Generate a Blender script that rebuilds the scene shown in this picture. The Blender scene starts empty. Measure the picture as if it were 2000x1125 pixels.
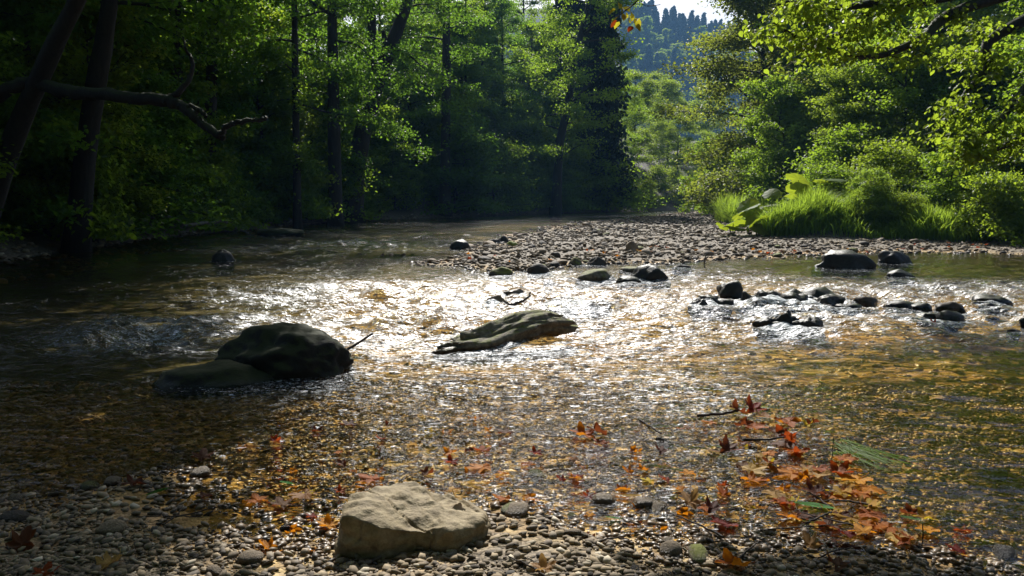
import bpy, bmesh, math, random
import numpy as np
from mathutils import Vector, Matrix

scene = bpy.context.scene
COL = scene.collection
RNG = np.random.default_rng(7)
PI = math.pi
rad = math.radians

# ------------------------------------------------------------------ camera
CAM_Z, F, HOR = 1.1, 1540.0, 388.0
TH = math.atan((562.5 - HOR) / F)
cam_d = bpy.data.cameras.new('camera')
cam_d.lens, cam_d.sensor_width = 36 * F / 2000, 36
cam_d.clip_start, cam_d.clip_end = 0.05, 3000
cam = bpy.data.objects.new('camera', cam_d)
COL.objects.link(cam)
cam.location = (0, 0, CAM_Z)
cam.rotation_euler = (PI / 2 - TH, 0, 0)
scene.camera = cam

def ray(px, py):
    a, b = (px - 1000) / F, -(py - 562.5) / F
    return np.array([a, math.cos(TH) + b * math.sin(TH), -math.sin(TH) + b * math.cos(TH)])
def at(px, py, z=0.0):                 # where a line of sight meets the level z
    d = ray(px, py); t = (z - CAM_Z) / d[2]
    return np.array([0, 0, CAM_Z]) + d * t
def aty(px, py, y):                    # the point at distance y on that line of sight
    d = ray(px, py); return np.array([0, 0, CAM_Z]) + d * (y / d[1])

# ------------------------------------------------------------------ helpers
def tag(o, label=None, cat=None, group=None, kind=None):
    if label: o['label'] = label
    if cat: o['category'] = cat
    if group: o['group'] = group
    if kind: o['kind'] = kind
    return o

def mesh(name, V, faces, mat=None, smooth=True, attrs=None):
    me = bpy.data.meshes.new(name)
    V = np.asarray(V, dtype=np.float32)
    me.vertices.add(len(V)); me.vertices.foreach_set('co', V.ravel())
    li, ls, lt, s = [], [], [], 0
    for f in faces:
        f = np.asarray(f, dtype=np.int32)
        if f.size == 0: continue
        k = f.shape[1]
        li.append(f.ravel())
        ls.append(s + np.arange(len(f), dtype=np.int32) * k); s += f.size
        lt.append(np.full(len(f), k, dtype=np.int32))
    li = np.concatenate(li); ls = np.concatenate(ls)
    me.loops.add(len(li)); me.loops.foreach_set('vertex_index', li)
    me.polygons.add(len(ls)); me.polygons.foreach_set('loop_start', ls)
    me.polygons.foreach_set('use_smooth', np.full(len(ls), smooth, dtype=bool))
    for k, a in (attrs or {}).items():
        at_ = me.attributes.new(k, 'FLOAT', 'POINT')
        at_.data.foreach_set('value', np.asarray(a, dtype=np.float32))
    me.update(calc_edges=True)
    if mat: me.materials.append(mat)
    return me

def obj(name, me, parent=None, loc=(0, 0, 0)):
    o = bpy.data.objects.new(name, me); COL.objects.link(o)
    o.location = loc
    if parent: o.parent = parent
    return o
def thing(name, loc, label, cat, group=None, rz=0, sc=1.0):
    o = bpy.data.objects.new(name, None); COL.objects.link(o)
    o.location = loc; o.rotation_euler = (0, 0, rz)
    o.scale = (sc, sc, sc) if np.isscalar(sc) else sc
    o.empty_display_size = 0.2
    return tag(o, label, cat, group)
def own_material(o, mat):
    o.material_slots[0].link = 'OBJECT'; o.material_slots[0].material = mat

class Geo:                              # collects pieces of ONE mesh
    def __init__(s): s.V, s.Q, s.T, s.n, s.A = [], [], [], 0, []
    def add(s, V, Q=None, T=None, a=0.5):
        V = np.asarray(V, dtype=np.float32)
        if Q is not None and len(Q): s.Q.append(np.asarray(Q) + s.n)
        if T is not None and len(T): s.T.append(np.asarray(T) + s.n)
        s.V.append(V); s.n += len(V)
        s.A.append(np.broadcast_to(np.asarray(a, dtype=np.float32), (len(V),)))
    def tube(s, P, R, k=8, cap=True, a=0.5, rough=0.0, rng=None):
        P = np.asarray(P, dtype=float); n = len(P)
        R = np.broadcast_to(np.asarray(R, dtype=float), (n,))
        Tn = np.gradient(P, axis=0); Tn /= np.linalg.norm(Tn, axis=1)[:, None] + 1e-9
        ref = np.array([0, 0, 1.0]) if abs(Tn[:, 2]).mean() < 0.8 else np.array([0, 1.0, 0])
        U = np.cross(Tn, ref); U /= np.linalg.norm(U, axis=1)[:, None] + 1e-9
        W = np.cross(Tn, U)
        an = np.arange(k) * 2 * PI / k
        rr = R[:, None] * (1 + (rough * rng.standard_normal((n, k)) if rough else np.zeros((n, k))))
        V = P[:, None] + rr[..., None] * (np.cos(an)[None, :, None] * U[:, None] + np.sin(an)[None, :, None] * W[:, None])
        i, j = np.meshgrid(np.arange(n - 1), np.arange(k), indexing='ij')
        j2 = (j + 1) % k
        Q = np.stack([i * k + j, i * k + j2, (i + 1) * k + j2, (i + 1) * k + j], -1).reshape(-1, 4)
        V = V.reshape(-1, 3); T = []
        if cap:
            c0 = len(V); V = np.concatenate([V, P[:1], P[-1:]])
            jj = np.arange(k)
            T = np.concatenate([np.stack([np.full(k, c0), (jj + 1) % k, jj], -1),
                                np.stack([np.full(k, c0 + 1), (n - 1) * k + jj, (n - 1) * k + (jj + 1) % k], -1)])
        s.add(V, Q, T, a)
    def mesh(s, name, mat, smooth=True):
        fs = []
        if s.Q: fs.append(np.concatenate(s.Q))
        if s.T: fs.append(np.concatenate(s.T))
        return mesh(name, np.concatenate(s.V), fs, mat, smooth, {'tone': np.concatenate(s.A)})

def spline(P, n):
    P = np.asarray(P, dtype=float); m = len(P)
    t = np.linspace(0, m - 1, n); i = np.clip(t.astype(int), 0, m - 2); f = (t - i)[:, None]
    p0, p1, p2, p3 = P[np.maximum(i - 1, 0)], P[i], P[i + 1], P[np.minimum(i + 2, m - 1)]
    return 0.5 * (2 * p1 + (p2 - p0) * f + (2 * p0 - 5 * p1 + 4 * p2 - p3) * f ** 2 + (3 * p1 - p0 - 3 * p2 + p3) * f ** 3)

def hsh(ix, iy, iz, s):
    h = (ix * 374761393 + iy * 668265263 + iz * 2147483647 + s * 1274126177) & 0xFFFFFFFF
    h = ((h ^ (h >> 13)) * 1274126177) & 0xFFFFFFFF
    return ((h ^ (h >> 16)) & 0xFFFF) / 65535.0
def noise(x, y, z=0.0, s=0):
    x, y, z = np.broadcast_arrays(np.asarray(x, float), np.asarray(y, float), np.asarray(z, float))
    ix, iy, iz = (np.floor(v).astype(np.int64) for v in (x, y, z))
    fx, fy, fz = x - ix, y - iy, z - iz
    fx, fy, fz = (f * f * (3 - 2 * f) for f in (fx, fy, fz))
    r = 0
    for a in (0, 1):
        for b in (0, 1):
            for c in (0, 1):
                w = (fx if a else 1 - fx) * (fy if b else 1 - fy) * (fz if c else 1 - fz)
                r = r + w * hsh(ix + a, iy + b, iz + c, s)
    return r * 2 - 1
def fbm(x, y, z=0.0, s=0, o=3):
    r, a, f = 0, 1.0, 1.0
    for k in range(o):
        r = r + a * noise(np.asarray(x) * f, np.asarray(y) * f, np.asarray(z) * f, s + k); a *= .5; f *= 2.1
    return r
def sstep(a, b, x):
    t = np.clip((np.asarray(x, float) - a) / (b - a), 0, 1); return t * t * (3 - 2 * t)

# ------------------------------------------------------------------ terrain
IY = np.interp
def xL(y): return IY(y, [-20, 8, 14, 22, 40, 46, 60, 70, 85, 120, 300], [-9, -8.7, -9.0, -10, -7.8, -3.5, 3.9, 10.9, 22, 46, 170])
def xB(y): return IY(y, [10, 11.2, 12, 13.3, 17, 20.6, 25, 40, 56, 70, 90, 120, 300], [1.5, 0.8, -.2, -1.0, -1.1, -.5, 0.8, 4.2, 9.0, 16, 30, 56, 185])
def yB(x): return IY(x, [-3, -2.2, 0, 2.7, 5.9, 10.8, 20], [14.5, 13.9, 12.6, 14.4, 15.0, 16.5, 17])
def xG(y): return IY(y, [-20, 1.5, 3, 8, 12, 15, 17.9, 20.4, 30, 40, 63, 80, 120, 300], [5, 4.6, 6, 9.5, 11, 13.2, 12.8, 6.9, 8.6, 10.2, 16.5, 25, 56, 190])
def yS(x): return IY(x, [-8, -2, -1, -.5, 0, .6, 1.0, 1.3, 2, 3, 6], [3.1, 2.65, 2.5, 2.5, 2.46, 2.4, 2.2, 2.0, 1.6, 1.3, 1.0])
def bar_d(x, y): return 1.0 * fbm(np.asarray(x) * .75, np.asarray(y) * .45, 0, 61, 2) + np.minimum(np.minimum(x - xB(y), (y - yB(x))), (50 + (x - 9) * 2.5 - y) * .4)
def gz(x, y, detail=True):
    x, y = np.asarray(x, float), np.asarray(y, float)
    dn = yS(x) - y
    depth = 0.13 + 0.42 * sstep(-1.2, -4.5, x) + 0.12 * sstep(3, 6, x) * sstep(10, 12, y) + .12 * sstep(20, 40, y)
    z = np.where(dn > 0, 0.22 * (1 - np.exp(-dn * 0.055 / .22)), -depth * (1 - np.exp(dn * 0.042 / depth)))
    dl = xL(y) - x
    zl = np.where(dl > 0, 26 * (1 - np.exp(-0.42 * dl / 26)), 0.35 * dl)
    z = np.maximum(z, np.maximum(zl, -0.6))
    db = bar_d(x, y)
    zb = np.where(db > 0, 0.12 * (1 - np.exp(-0.055 * db / .12)), 0.06 * db)
    z = np.maximum(z, zb)
    dr = x - xG(y)
    zr = np.where(dr > 0, 0.1 + .10 * np.minimum(dr, 4) + 24 * (1 - np.exp(-0.36 * np.maximum(dr - 4, 0) / 24)), 0.1 + 0.45 * dr)
    z = np.maximum(z, zr)
    # mound that carries the tall grass
    z = z + 0.3 * np.exp(-(((x - 8.6) / 1.5) ** 2 + ((y - 21.3) / 1.0) ** 2))
    if detail:
        z = z + .014 * fbm(x * 2.2, y * 2.2, 0, 3, 3) + .05 * sstep(0, 2, np.maximum(dl, dr)) * fbm(x * .8, y * .8, 0, 9, 3) + .03 * sstep(0, 2, db) * fbm(x * 1.3, y * 1.3, 0, 5, 3)
    return z
def on(px, py, lift=0.0, water=True):   # the spot on ground or water seen at a place in the photograph
    p = at(px, py, 0)
    for _ in range(6):
        z = float(gz(p[0], p[1])); z = max(z, 0) if water else z
        p = at(px, py, z + lift)
    return p

# ------------------------------------------------------------------ materials
def new_mat(name):
    m = bpy.data.materials.new(name); m.use_nodes = True
    nt = m.node_tree; nt.nodes.clear()
    out = nt.nodes.new('ShaderNodeOutputMaterial')
    return m, nt, out
def N(nt, t, **kw):
    n = nt.nodes.new('ShaderNode' + t)
    for k, v in kw.items():
        if k[0] == 'i' and k[1:].isdigit(): n.inputs[int(k[1:])].default_value = v
        elif k in n.inputs.keys(): n.inputs[k].default_value = v
        else: setattr(n, k, v)
    return n
def L(nt, a, b): nt.links.new(a, b)
def ramp(nt, fac, stops, interp='LINEAR'):
    r = nt.nodes.new('ShaderNodeValToRGB'); e = r.color_ramp; e.interpolation = interp
    while len(e.elements) < len(stops): e.elements.new(0.5)
    for el, (p, c) in zip(e.elements, stops):
        el.position = p; el.color = (*c, 1) if len(c) == 3 else c
    L(nt, fac, r.inputs[0]); return r.outputs[0]
def attr(nt, name): return N(nt, 'Attribute', attribute_name=name).outputs['Fac']
def math_(nt, op, a, b=None):
    n = N(nt, 'Math', operation=op)
    for k, v in enumerate((a, b)):
        if v is None: continue
        if isinstance(v, (int, float)): n.inputs[k].default_value = v
        else: L(nt, v, n.inputs[k])
    return n.outputs[0]
def coords(nt, scale=(1, 1, 1), kind='Object'):
    tc = N(nt, 'TexCoord'); mp = N(nt, 'Mapping'); mp.inputs['Scale'].default_value = scale
    L(nt, tc.outputs[kind], mp.inputs[0]); return mp.outputs[0]
def mixc(nt, fac, a, b, mode='MIX'):
    n = N(nt, 'Mix', data_type='RGBA', blend_type=mode)
    for s, v in ((0, fac), (6, a), (7, b)):
        if isinstance(v, (int, float)): n.inputs[s].default_value = v
        elif isinstance(v, tuple): n.inputs[s].default_value = (*v, 1)
        else: L(nt, v, n.inputs[s])
    return n.outputs[2]

def leaf_mat(name, dark, light, trans, tmix=0.5, gloss=0.5, spec=.18):
    m, nt, out = new_mat(name)
    t = attr(nt, 'tone')
    inf = N(nt, 'ObjectInfo')
    c = mixc(nt, t, dark, light)
    hv = N(nt, 'HueSaturation'); L(nt, c, hv.inputs['Color'])
    L(nt, math_(nt, 'ADD', math_(nt, 'MULTIPLY', inf.outputs['Random'], .05), .475), hv.inputs['Hue'])
    L(nt, math_(nt, 'ADD', math_(nt, 'MULTIPLY', inf.outputs['Random'], .4), .8), hv.inputs['Value'])
    p = N(nt, 'BsdfPrincipled', Roughness=gloss); p.inputs['Specular IOR Level'].default_value = spec
    L(nt, hv.outputs[0], p.inputs['Base Color'])
    tr = N(nt, 'BsdfTranslucent')
    tc = mixc(nt, t, tuple(v * .6 for v in trans), trans)
    L(nt, tc, tr.inputs['Color'])
    mx = N(nt, 'MixShader'); mx.inputs[0].default_value = tmix
    L(nt, p.outputs[0], mx.inputs[1]); L(nt, tr.outputs[0], mx.inputs[2]); L(nt, mx.outputs[0], out.inputs[0])
    return m

M_LEAF = leaf_mat('leaf_deep_green', (.022, .05, .012), (.06, .125, .018), (.27, .50, .035))
M_LEAF2 = leaf_mat('leaf_mid_green', (.03, .06, .014), (.07, .13, .02), (.44, .66, .04))
M_LIME = leaf_mat('leaf_lime', (.045, .085, .015), (.09, .13, .022), (.46, .62, .04), .52)
M_OLIVE = leaf_mat('leaf_olive', (.04, .06, .016), (.085, .10, .025), (.42, .50, .05), .5)
M_SPRUCE = leaf_mat('needle_dark', (.010, .024, .014), (.024, .045, .026), (.03, .06, .03), .2)
M_FIRFAR = leaf_mat('needle_far', (.012, .028, .018), (.03, .055, .03), (.04, .08, .03), .25)
M_GRASS = leaf_mat('grass_blade', (.06, .11, .018), (.12, .19, .03), (.50, .70, .06), .5)
M_BUTTER = leaf_mat('giant_leaf', (.07, .12, .02), (.11, .15, .03), (.42, .52, .03), .5, .6, .15)
M_YELLOW = leaf_mat('leaf_yellow', (.14, .15, .012), (.30, .22, .02), (.55, .50, .03), .5)
M_REDLEAF = leaf_mat('leaf_red', (.2, .03, .01), (.3, .06, .012), (.5, .08, .01), .4)

def bark_mat(name, c0, c1, moss=0.0):
    m, nt, out = new_mat(name)
    co = coords(nt, (14, 14, 2.2))
    n1 = N(nt, 'TexNoise', Scale=1.0, Detail=6.0, Roughness=.65); L(nt, co, n1.inputs['Vector'])
    c = ramp(nt, n1.outputs[0], [(.3, c0), (.7, c1)])
    if moss:
        n2 = N(nt, 'TexNoise', Scale=2.3, Detail=5.0); L(nt, coords(nt), n2.inputs['Vector'])
        g = N(nt, 'NewGeometry'); sx = N(nt, 'SeparateXYZ'); L(nt, g.outputs['Normal'], sx.inputs[0])
        f = math_(nt, 'ADD', math_(nt, 'MULTIPLY', sx.outputs[2], .45), n2.outputs[0])
        fm = ramp(nt, f, [(.75 - moss, (0, 0, 0)), (.95 - moss, (1, 1, 1))])
        c = mixc(nt, fm, c, (.035, .042, .008))
    p = N(nt, 'BsdfPrincipled', Roughness=.85); L(nt, c, p.inputs['Base Color'])
    b = N(nt, 'Bump', Strength=.8, Distance=.03); L(nt, n1.outputs[0], b.inputs['Height']); L(nt, b.outputs[0], p.inputs['Normal'])
    L(nt, p.outputs[0], out.inputs[0]); return m
M_BARK = bark_mat('bark_dark', (.010, .008, .006), (.035, .028, .021))
M_BARKM = bark_mat('bark_mossy', (.010, .008, .006), (.032, .026, .018), .16)
M_DRIFT = bark_mat('driftwood', (.10, .085, .065), (.24, .20, .16))
M_TWIG = bark_mat('wet_twig', (.02, .014, .010), (.06, .04, .026))

def stone_mat(name, stops, moss=0.0, wetline=True, mosscol=(.075, .085, .014), bump=.012, sc=1.0, gl=.75):
    """stone; darker and glossier up to a splash line just over the water"""
    m, nt, out = new_mat(name)
    co = coords(nt, (sc, sc, sc))
    inf = N(nt, 'ObjectInfo')
    n1 = N(nt, 'TexNoise', Scale=7.0, Detail=8.0, Roughness=.62); L(nt, co, n1.inputs['Vector'])
    n3 = N(nt, 'TexNoise', Scale=45.0, Detail=4.0, Roughness=.6); L(nt, co, n3.inputs['Vector'])
    f = math_(nt, 'ADD', math_(nt, 'MULTIPLY', n1.outputs[0], .75), math_(nt, 'MULTIPLY', n3.outputs[0], .25))
    c = ramp(nt, f, stops)
    hv = N(nt, 'HueSaturation'); L(nt, c, hv.inputs['Color'])
    L(nt, math_(nt, 'ADD', math_(nt, 'MULTIPLY', inf.outputs['Random'], .6), .7), hv.inputs['Value']); c = hv.outputs[0]
    g = N(nt, 'NewGeometry')
    if moss:
        n2 = N(nt, 'TexNoise', Scale=4.0, Detail=6.0, Roughness=.6); L(nt, co, n2.inputs['Vector'])
        sx = N(nt, 'SeparateXYZ'); L(nt, g.outputs['Normal'], sx.inputs[0])
        fm = ramp(nt, math_(nt, 'ADD', math_(nt, 'MULTIPLY', sx.outputs[2], .4), n2.outputs[0]), [(.85 - moss, (0, 0, 0)), (1.0 - moss, (1, 1, 1))])
        c = mixc(nt, fm, c, mosscol)
    p = N(nt, 'BsdfPrincipled'); p.inputs['Specular IOR Level'].default_value = .25
    sp = N(nt, 'SeparateXYZ'); L(nt, g.outputs['Position'], sp.inputs[0])
    wz = math_(nt, 'ADD', sp.outputs[2], math_(nt, 'MULTIPLY', n1.outputs[0], .05))
    wet = ramp(nt, wz, [(.035, (1, 1, 1)), (.065, (0, 0, 0))])
    c = mixc(nt, wet, c, mixc(nt, 1.0, c, (.42, .40, .36), 'MULTIPLY'))
    L(nt, c, p.inputs['Base Color'])
    L(nt, math_(nt, 'SUBTRACT', gl, math_(nt, 'MULTIPLY', wet, gl - .22)), p.inputs['Roughness'])
    b = N(nt, 'Bump', Strength=1.0, Distance=bump); L(nt, f, b.inputs['Height']); L(nt, b.outputs[0], p.inputs['Normal'])
    L(nt, p.outputs[0], out.inputs[0]); return m
M_ROCKTAN = stone_mat('sandstone_tan', [(.3, (.11, .08, .042)), (.5, (.25, .195, .11)), (.7, (.38, .31, .19))], 0, bump=.010, sc=3.5)
M_ROCKDARK = stone_mat('dark_mossy_rock', [(.3, (.008, .007, .005)), (.7, (.030, .026, .017))], .20, mosscol=(.030, .036, .008), bump=.014, sc=3.0)
M_ROCKMOSS = stone_mat('mossy_grey_rock', [(.3, (.04, .036, .028)), (.55, (.20, .17, .12)), (.72, (.36, .32, .24))], .08, mosscol=(.12, .13, .018), bump=.014, sc=3.5)
M_ROCKBLACK = stone_mat('wet_black_rock', [(.3, (.010, .010, .009)), (.7, (.04, .036, .03))], .08, mosscol=(.03, .035, .01), bump=.010, gl=.45, sc=3.5)
M_COBBLE = stone_mat('cobble_brown', [(.3, (.10, .075, .05)), (.5, (.22, .165, .105)), (.7, (.33, .27, .19))], .0, bump=.01)
M_COBBLE2 = stone_mat('cobble_mossy', [(.3, (.08, .065, .04)), (.6, (.2, .16, .1))], .2, mosscol=(.14, .15, .02), bump=.01)
M_COBBLE3 = stone_mat('cobble_dark', [(.3, (.025, .02, .016)), (.6, (.075, .06, .045))], .0, bump=.01)

def gravel_mat():
    m, nt, out = new_mat('pebble_mix')
    t = attr(nt, 'tone')
    c = ramp(nt, t, [(0, (.04, .034, .028)), (.16, (.12, .092, .06)), (.36, (.23, .17, .095)), (.58, (.33, .255, .155)), (.72, (.15, .115, .08)), (.86, (.42, .35, .24)), (1, (.55, .49, .38))])
    n1 = N(nt, 'TexNoise', Scale=60.0, Detail=4.0); L(nt, coords(nt), n1.inputs['Vector'])
    c = mixc(nt, .35, c, mixc(nt, 1.0, c, ramp(nt, n1.outputs[0], [(.3, (.3, .3, .3)), (.7, (1.4, 1.4, 1.4))]), 'MULTIPLY'))
    g = N(nt, 'NewGeometry'); sp = N(nt, 'SeparateXYZ'); L(nt, g.outputs['Position'], sp.inputs[0])
    n2 = N(nt, 'TexNoise', Scale=3.0, Detail=3.0); L(nt, coords(nt), n2.inputs['Vector'])
    wz = math_(nt, 'ADD', sp.outputs[2], math_(nt, 'MULTIPLY', math_(nt, 'SUBTRACT', n2.outputs[0], .5), .05))
    wet = ramp(nt, wz, [(.012, (1, 1, 1)), (.026, (0, 0, 0))])
    c = mixc(nt, wet, c, mixc(nt, 1.0, c, (.62, .52, .40), 'MULTIPLY'))
    sub = ramp(nt, math_(nt, 'ADD', wz, .12), [(.085, (1, 1, 1)), (.115, (0, 0, 0))])   # drowned stones wear an amber film of algae
    c = mixc(nt, math_(nt, 'MULTIPLY', sub, .6), c, mixc(nt, t, (.20, .10, .022), (.60, .38, .12)))
    p = N(nt, 'BsdfPrincipled'); L(nt, c, p.inputs['Base Color'])
    L(nt, math_(nt, 'SUBTRACT', .85, math_(nt, 'MULTIPLY', wet, .42)), p.inputs['Roughness'])
    b = N(nt, 'Bump', Strength=.5, Distance=.004); L(nt, n1.outputs[0], b.inputs['Height']); L(nt, b.outputs[0], p.inputs['Normal'])
    L(nt, p.outputs[0], out.inputs[0]); return m
M_PEBBLE = gravel_mat()

def ground_mat():
    m, nt, out = new_mat('river_bed_and_banks')
    co = coords(nt)
    v = N(nt, 'TexVoronoi', Scale=13.0, Randomness=1.0); L(nt, co, v.inputs['Vector'])
    v2 = N(nt, 'TexVoronoi', Scale=34.0, Randomness=1.0); L(nt, co, v2.inputs['Vector'])
    s1 = N(nt, 'SeparateXYZ'); L(nt, v.outputs['Color'], s1.inputs[0])
    s2 = N(nt, 'SeparateXYZ'); L(nt, v2.outputs['Color'], s2.inputs[0])
    st = [(0, (.08, .05, .018)), (.3, (.22, .13, .04)), (.6, (.50, .31, .085)), (.85, (.60, .42, .16)), (1, (.66, .52, .28))]
    c = mixc(nt, .5, ramp(nt, s1.outputs[0], st), ramp(nt, s2.outputs[0], st))
    big = N(nt, 'TexNoise', Scale=.9, Detail=4.0); L(nt, co, big.inputs['Vector'])
    c = mixc(nt, ramp(nt, big.outputs[0], [(.42, (0, 0, 0)), (.62, (.75, .75, .75))]), c, (.40, .21, .04))
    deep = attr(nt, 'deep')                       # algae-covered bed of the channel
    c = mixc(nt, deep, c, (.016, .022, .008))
    gp = N(nt, 'NewGeometry'); gs = N(nt, 'SeparateXYZ'); L(nt, gp.outputs['Position'], gs.inputs[0])
    dry = ramp(nt, gs.outputs[2], [(0, (0, 0, 0)), (.03, (1, 1, 1))])     # gravel out of the water wears no amber film
    fine = N(nt, 'TexVoronoi', Scale=95.0, Randomness=1.0); L(nt, co, fine.inputs['Vector'])
    s3 = N(nt, 'SeparateXYZ'); L(nt, fine.outputs['Color'], s3.inputs[0])
    dc = ramp(nt, math_(nt, 'ADD', math_(nt, 'MULTIPLY', s3.outputs[0], .7), math_(nt, 'MULTIPLY', s2.outputs[0], .3)), [(0, (.035, .028, .02)), (.35, (.10, .078, .05)), (.7, (.19, .145, .09)), (1, (.30, .25, .18))])
    c = mixc(nt, dry, c, dc)
    soil = attr(nt, 'soil')
    n2 = N(nt, 'TexNoise', Scale=5.0, Detail=8.0, Roughness=.7); L(nt, co, n2.inputs['Vector'])
    sc = ramp(nt, n2.outputs[0], [(.35, (.014, .013, .007)), (.55, (.035, .032, .014)), (.72, (.07, .045, .02))])
    c = mixc(nt, soil, c, sc)
    p = N(nt, 'BsdfPrincipled', Roughness=.8); L(nt, c, p.inputs['Base Color'])
    h = math_(nt, 'ADD', math_(nt, 'MULTIPLY', v.outputs['Distance'], -1.0), math_(nt, 'ADD', math_(nt, 'MULTIPLY', v2.outputs['Distance'], -.4), math_(nt, 'MULTIPLY', fine.outputs['Distance'], -.18)))
    b = N(nt, 'Bump', Strength=.9, Distance=.03); L(nt, h, b.inputs['Height']); L(nt, b.outputs[0], p.inputs['Normal'])
    L(nt, p.outputs[0], out.inputs[0]); return m
M_GROUND = ground_mat()

def hill_mat():
    m, nt, out = new_mat('far_hillside')
    n = N(nt, 'TexNoise', Scale=.08, Detail=8.0); L(nt, coords(nt), n.inputs['Vector'])
    p = N(nt, 'BsdfPrincipled', Roughness=.9); L(nt, ramp(nt, n.outputs[0], [(.35, (.012, .025, .012)), (.65, (.035, .06, .02))]), p.inputs['Base Color'])
    L(nt, p.outputs[0], out.inputs[0]); return m

def water_mat():
    m, nt, out = new_mat('river_water')
    rough = attr(nt, 'rapid')
    def nz(scale, st, det=3.0, dist=0.0):
        n = N(nt, 'TexNoise', Scale=scale, Detail=det, Roughness=.55, Distortion=dist); L(nt, coords(nt, st), n.inputs['Vector']); return n.outputs[0]
    h1 = math_(nt, 'MULTIPLY', nz(3.2, (.7, 1.15, 1), 2.0, .4), .11)
    h2 = math_(nt, 'MULTIPLY', nz(11.0, (.75, 1.2, 1), 2.0, .6), .044)
    h3 = math_(nt, 'MULTIPLY', nz(34.0, (.8, 1.15, 1), 2.0, .5), .0145)
    h4 = math_(nt, 'MULTIPLY', nz(85.0, (.8, 1.15, 1), 1.0, .3), .004)
    h = math_(nt, 'ADD', math_(nt, 'ADD', h1, h2), math_(nt, 'ADD', h3, h4))
    b = N(nt, 'Bump', Distance=1.0); L(nt, h, b.inputs['Height']); L(nt, rough, b.inputs['Strength'])
    fr = N(nt, 'Fresnel', IOR=1.33); L(nt, b.outputs[0], fr.inputs['Normal'])
    gl = N(nt, 'BsdfGlossy', Roughness=.05); gl.inputs['Color'].default_value = (.95, .97, 1, 1); L(nt, b.outputs[0], gl.inputs['Normal'])
    tr = N(nt, 'BsdfTransparent'); tr.inputs['Color'].default_value = (.95, .86, .58, 1)
    mx = N(nt, 'MixShader'); L(nt, fr.outputs[0], mx.inputs[0]); L(nt, tr.outputs[0], mx.inputs[1]); L(nt, gl.outputs[0], mx.inputs[2])
    # churned water: a rougher, broken lobe in streaks where the current is fast
    g2 = N(nt, 'BsdfGlossy', Roughness=.40); g2.inputs['Color'].default_value = (.95, .97, 1, 1); L(nt, b.outputs[0], g2.inputs['Normal'])
    ch = nz(26.0, (.6, 1.25, 1), 6.0, 1.2)
    cm = math_(nt, 'MULTIPLY', ramp(nt, math_(nt, 'ADD', ch, math_(nt, 'MULTIPLY', attr(nt, 'churn'), .22)), [(.64, (0, 0, 0)), (.72, (1, 1, 1))]), .6)
    mg = N(nt, 'MixShader'); L(nt, cm, mg.inputs[0]); L(nt, gl.outputs[0], mg.inputs[1]); L(nt, g2.outputs[0], mg.inputs[2]); L(nt, mg.outputs[0], mx.inputs[2])
    # broken white water behind the rapid's stones
    fo = attr(nt, 'foam')
    fn = nz(42.0, (.6, 1.2, 1), 6.0, 1.5)
    fm = math_(nt, 'MULTIPLY', ramp(nt, math_(nt, 'ADD', fn, math_(nt, 'MULTIPLY', fo, .30)), [(.66, (0, 0, 0)), (.80, (1, 1, 1))]), .7)
    df = N(nt, 'BsdfDiffuse'); df.inputs['Color'].default_value = (.75, .79, .8, 1); L(nt, b.outputs[0], df.inputs['Normal'])
    m2 = N(nt, 'MixShader'); L(nt, fm, m2.inputs[0]); L(nt, mx.outputs[0], m2.inputs[1]); L(nt, df.outputs[0], m2.inputs[2])
    L(nt, m2.outputs[0], out.inputs[0]); return m
M_WATER = water_mat()

def fallen_mat(name, c0, c1, trans):
    m, nt, out = new_mat(name)
    inf = N(nt, 'ObjectInfo')
    n = N(nt, 'TexNoise', Scale=28.0, Detail=5.0, Roughness=.6); L(nt, coords(nt), n.inputs['Vector'])
    c = ramp(nt, n.outputs[0], [(.35, c0), (.65, c1)])
    c = mixc(nt, math_(nt, 'MULTIPLY', attr(nt, 'tone'), .55), c, tuple(min(1, v * 1.35 + .01) for v in c1))
    hv = N(nt, 'HueSaturation'); L(nt, c, hv.inputs['Color'])
    L(nt, math_(nt, 'ADD', math_(nt, 'MULTIPLY', inf.outputs['Random'], .6), .5), hv.inputs['Value'])
    hv.inputs['Saturation'].default_value = 1.12
    L(nt, math_(nt, 'ADD', math_(nt, 'MULTIPLY', inf.outputs['Random'], .04), .48), hv.inputs['Hue'])
    p = N(nt, 'BsdfPrincipled', Roughness=.5); p.inputs['Specular IOR Level'].default_value = .10; L(nt, hv.outputs[0], p.inputs['Base Color'])
    b = N(nt, 'Bump', Strength=.6, Distance=.004); L(nt, math_(nt, 'ADD', n.outputs[0], attr(nt, 'tone')), b.inputs['Height']); L(nt, b.outputs[0], p.inputs['Normal'])
    tr = N(nt, 'BsdfTranslucent'); tr.inputs['Color'].default_value = (*trans, 1)
    mx = N(nt, 'MixShader'); mx.inputs[0].default_value = .38
    L(nt, p.outputs[0], mx.inputs[1]); L(nt, tr.outputs[0], mx.inputs[2]); L(nt, mx.outputs[0], out.inputs[0])
    return m
FALLEN = {
    'orange': fallen_mat('fallen_orange', (.32, .10, .010), (.52, .19, .018), (.72, .25, .012)),
    'red': fallen_mat('fallen_red', (.15, .028, .010), (.28, .06, .016), (.42, .07, .012)),
    'tan': fallen_mat('fallen_tan', (.34, .20, .08), (.50, .33, .15), (.5, .3, .1)),
    'yellow': fallen_mat('fallen_yellow', (.34, .2, .02), (.5, .33, .04), (.6, .42, .03)),
    'brown': fallen_mat('fallen_brown', (.055, .022, .012), (.13, .055, .025), (.2, .05, .015)),
    'green': fallen_mat('fallen_green', (.04, .13, .02), (.07, .2, .03), (.14, .4, .03)),
}

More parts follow.
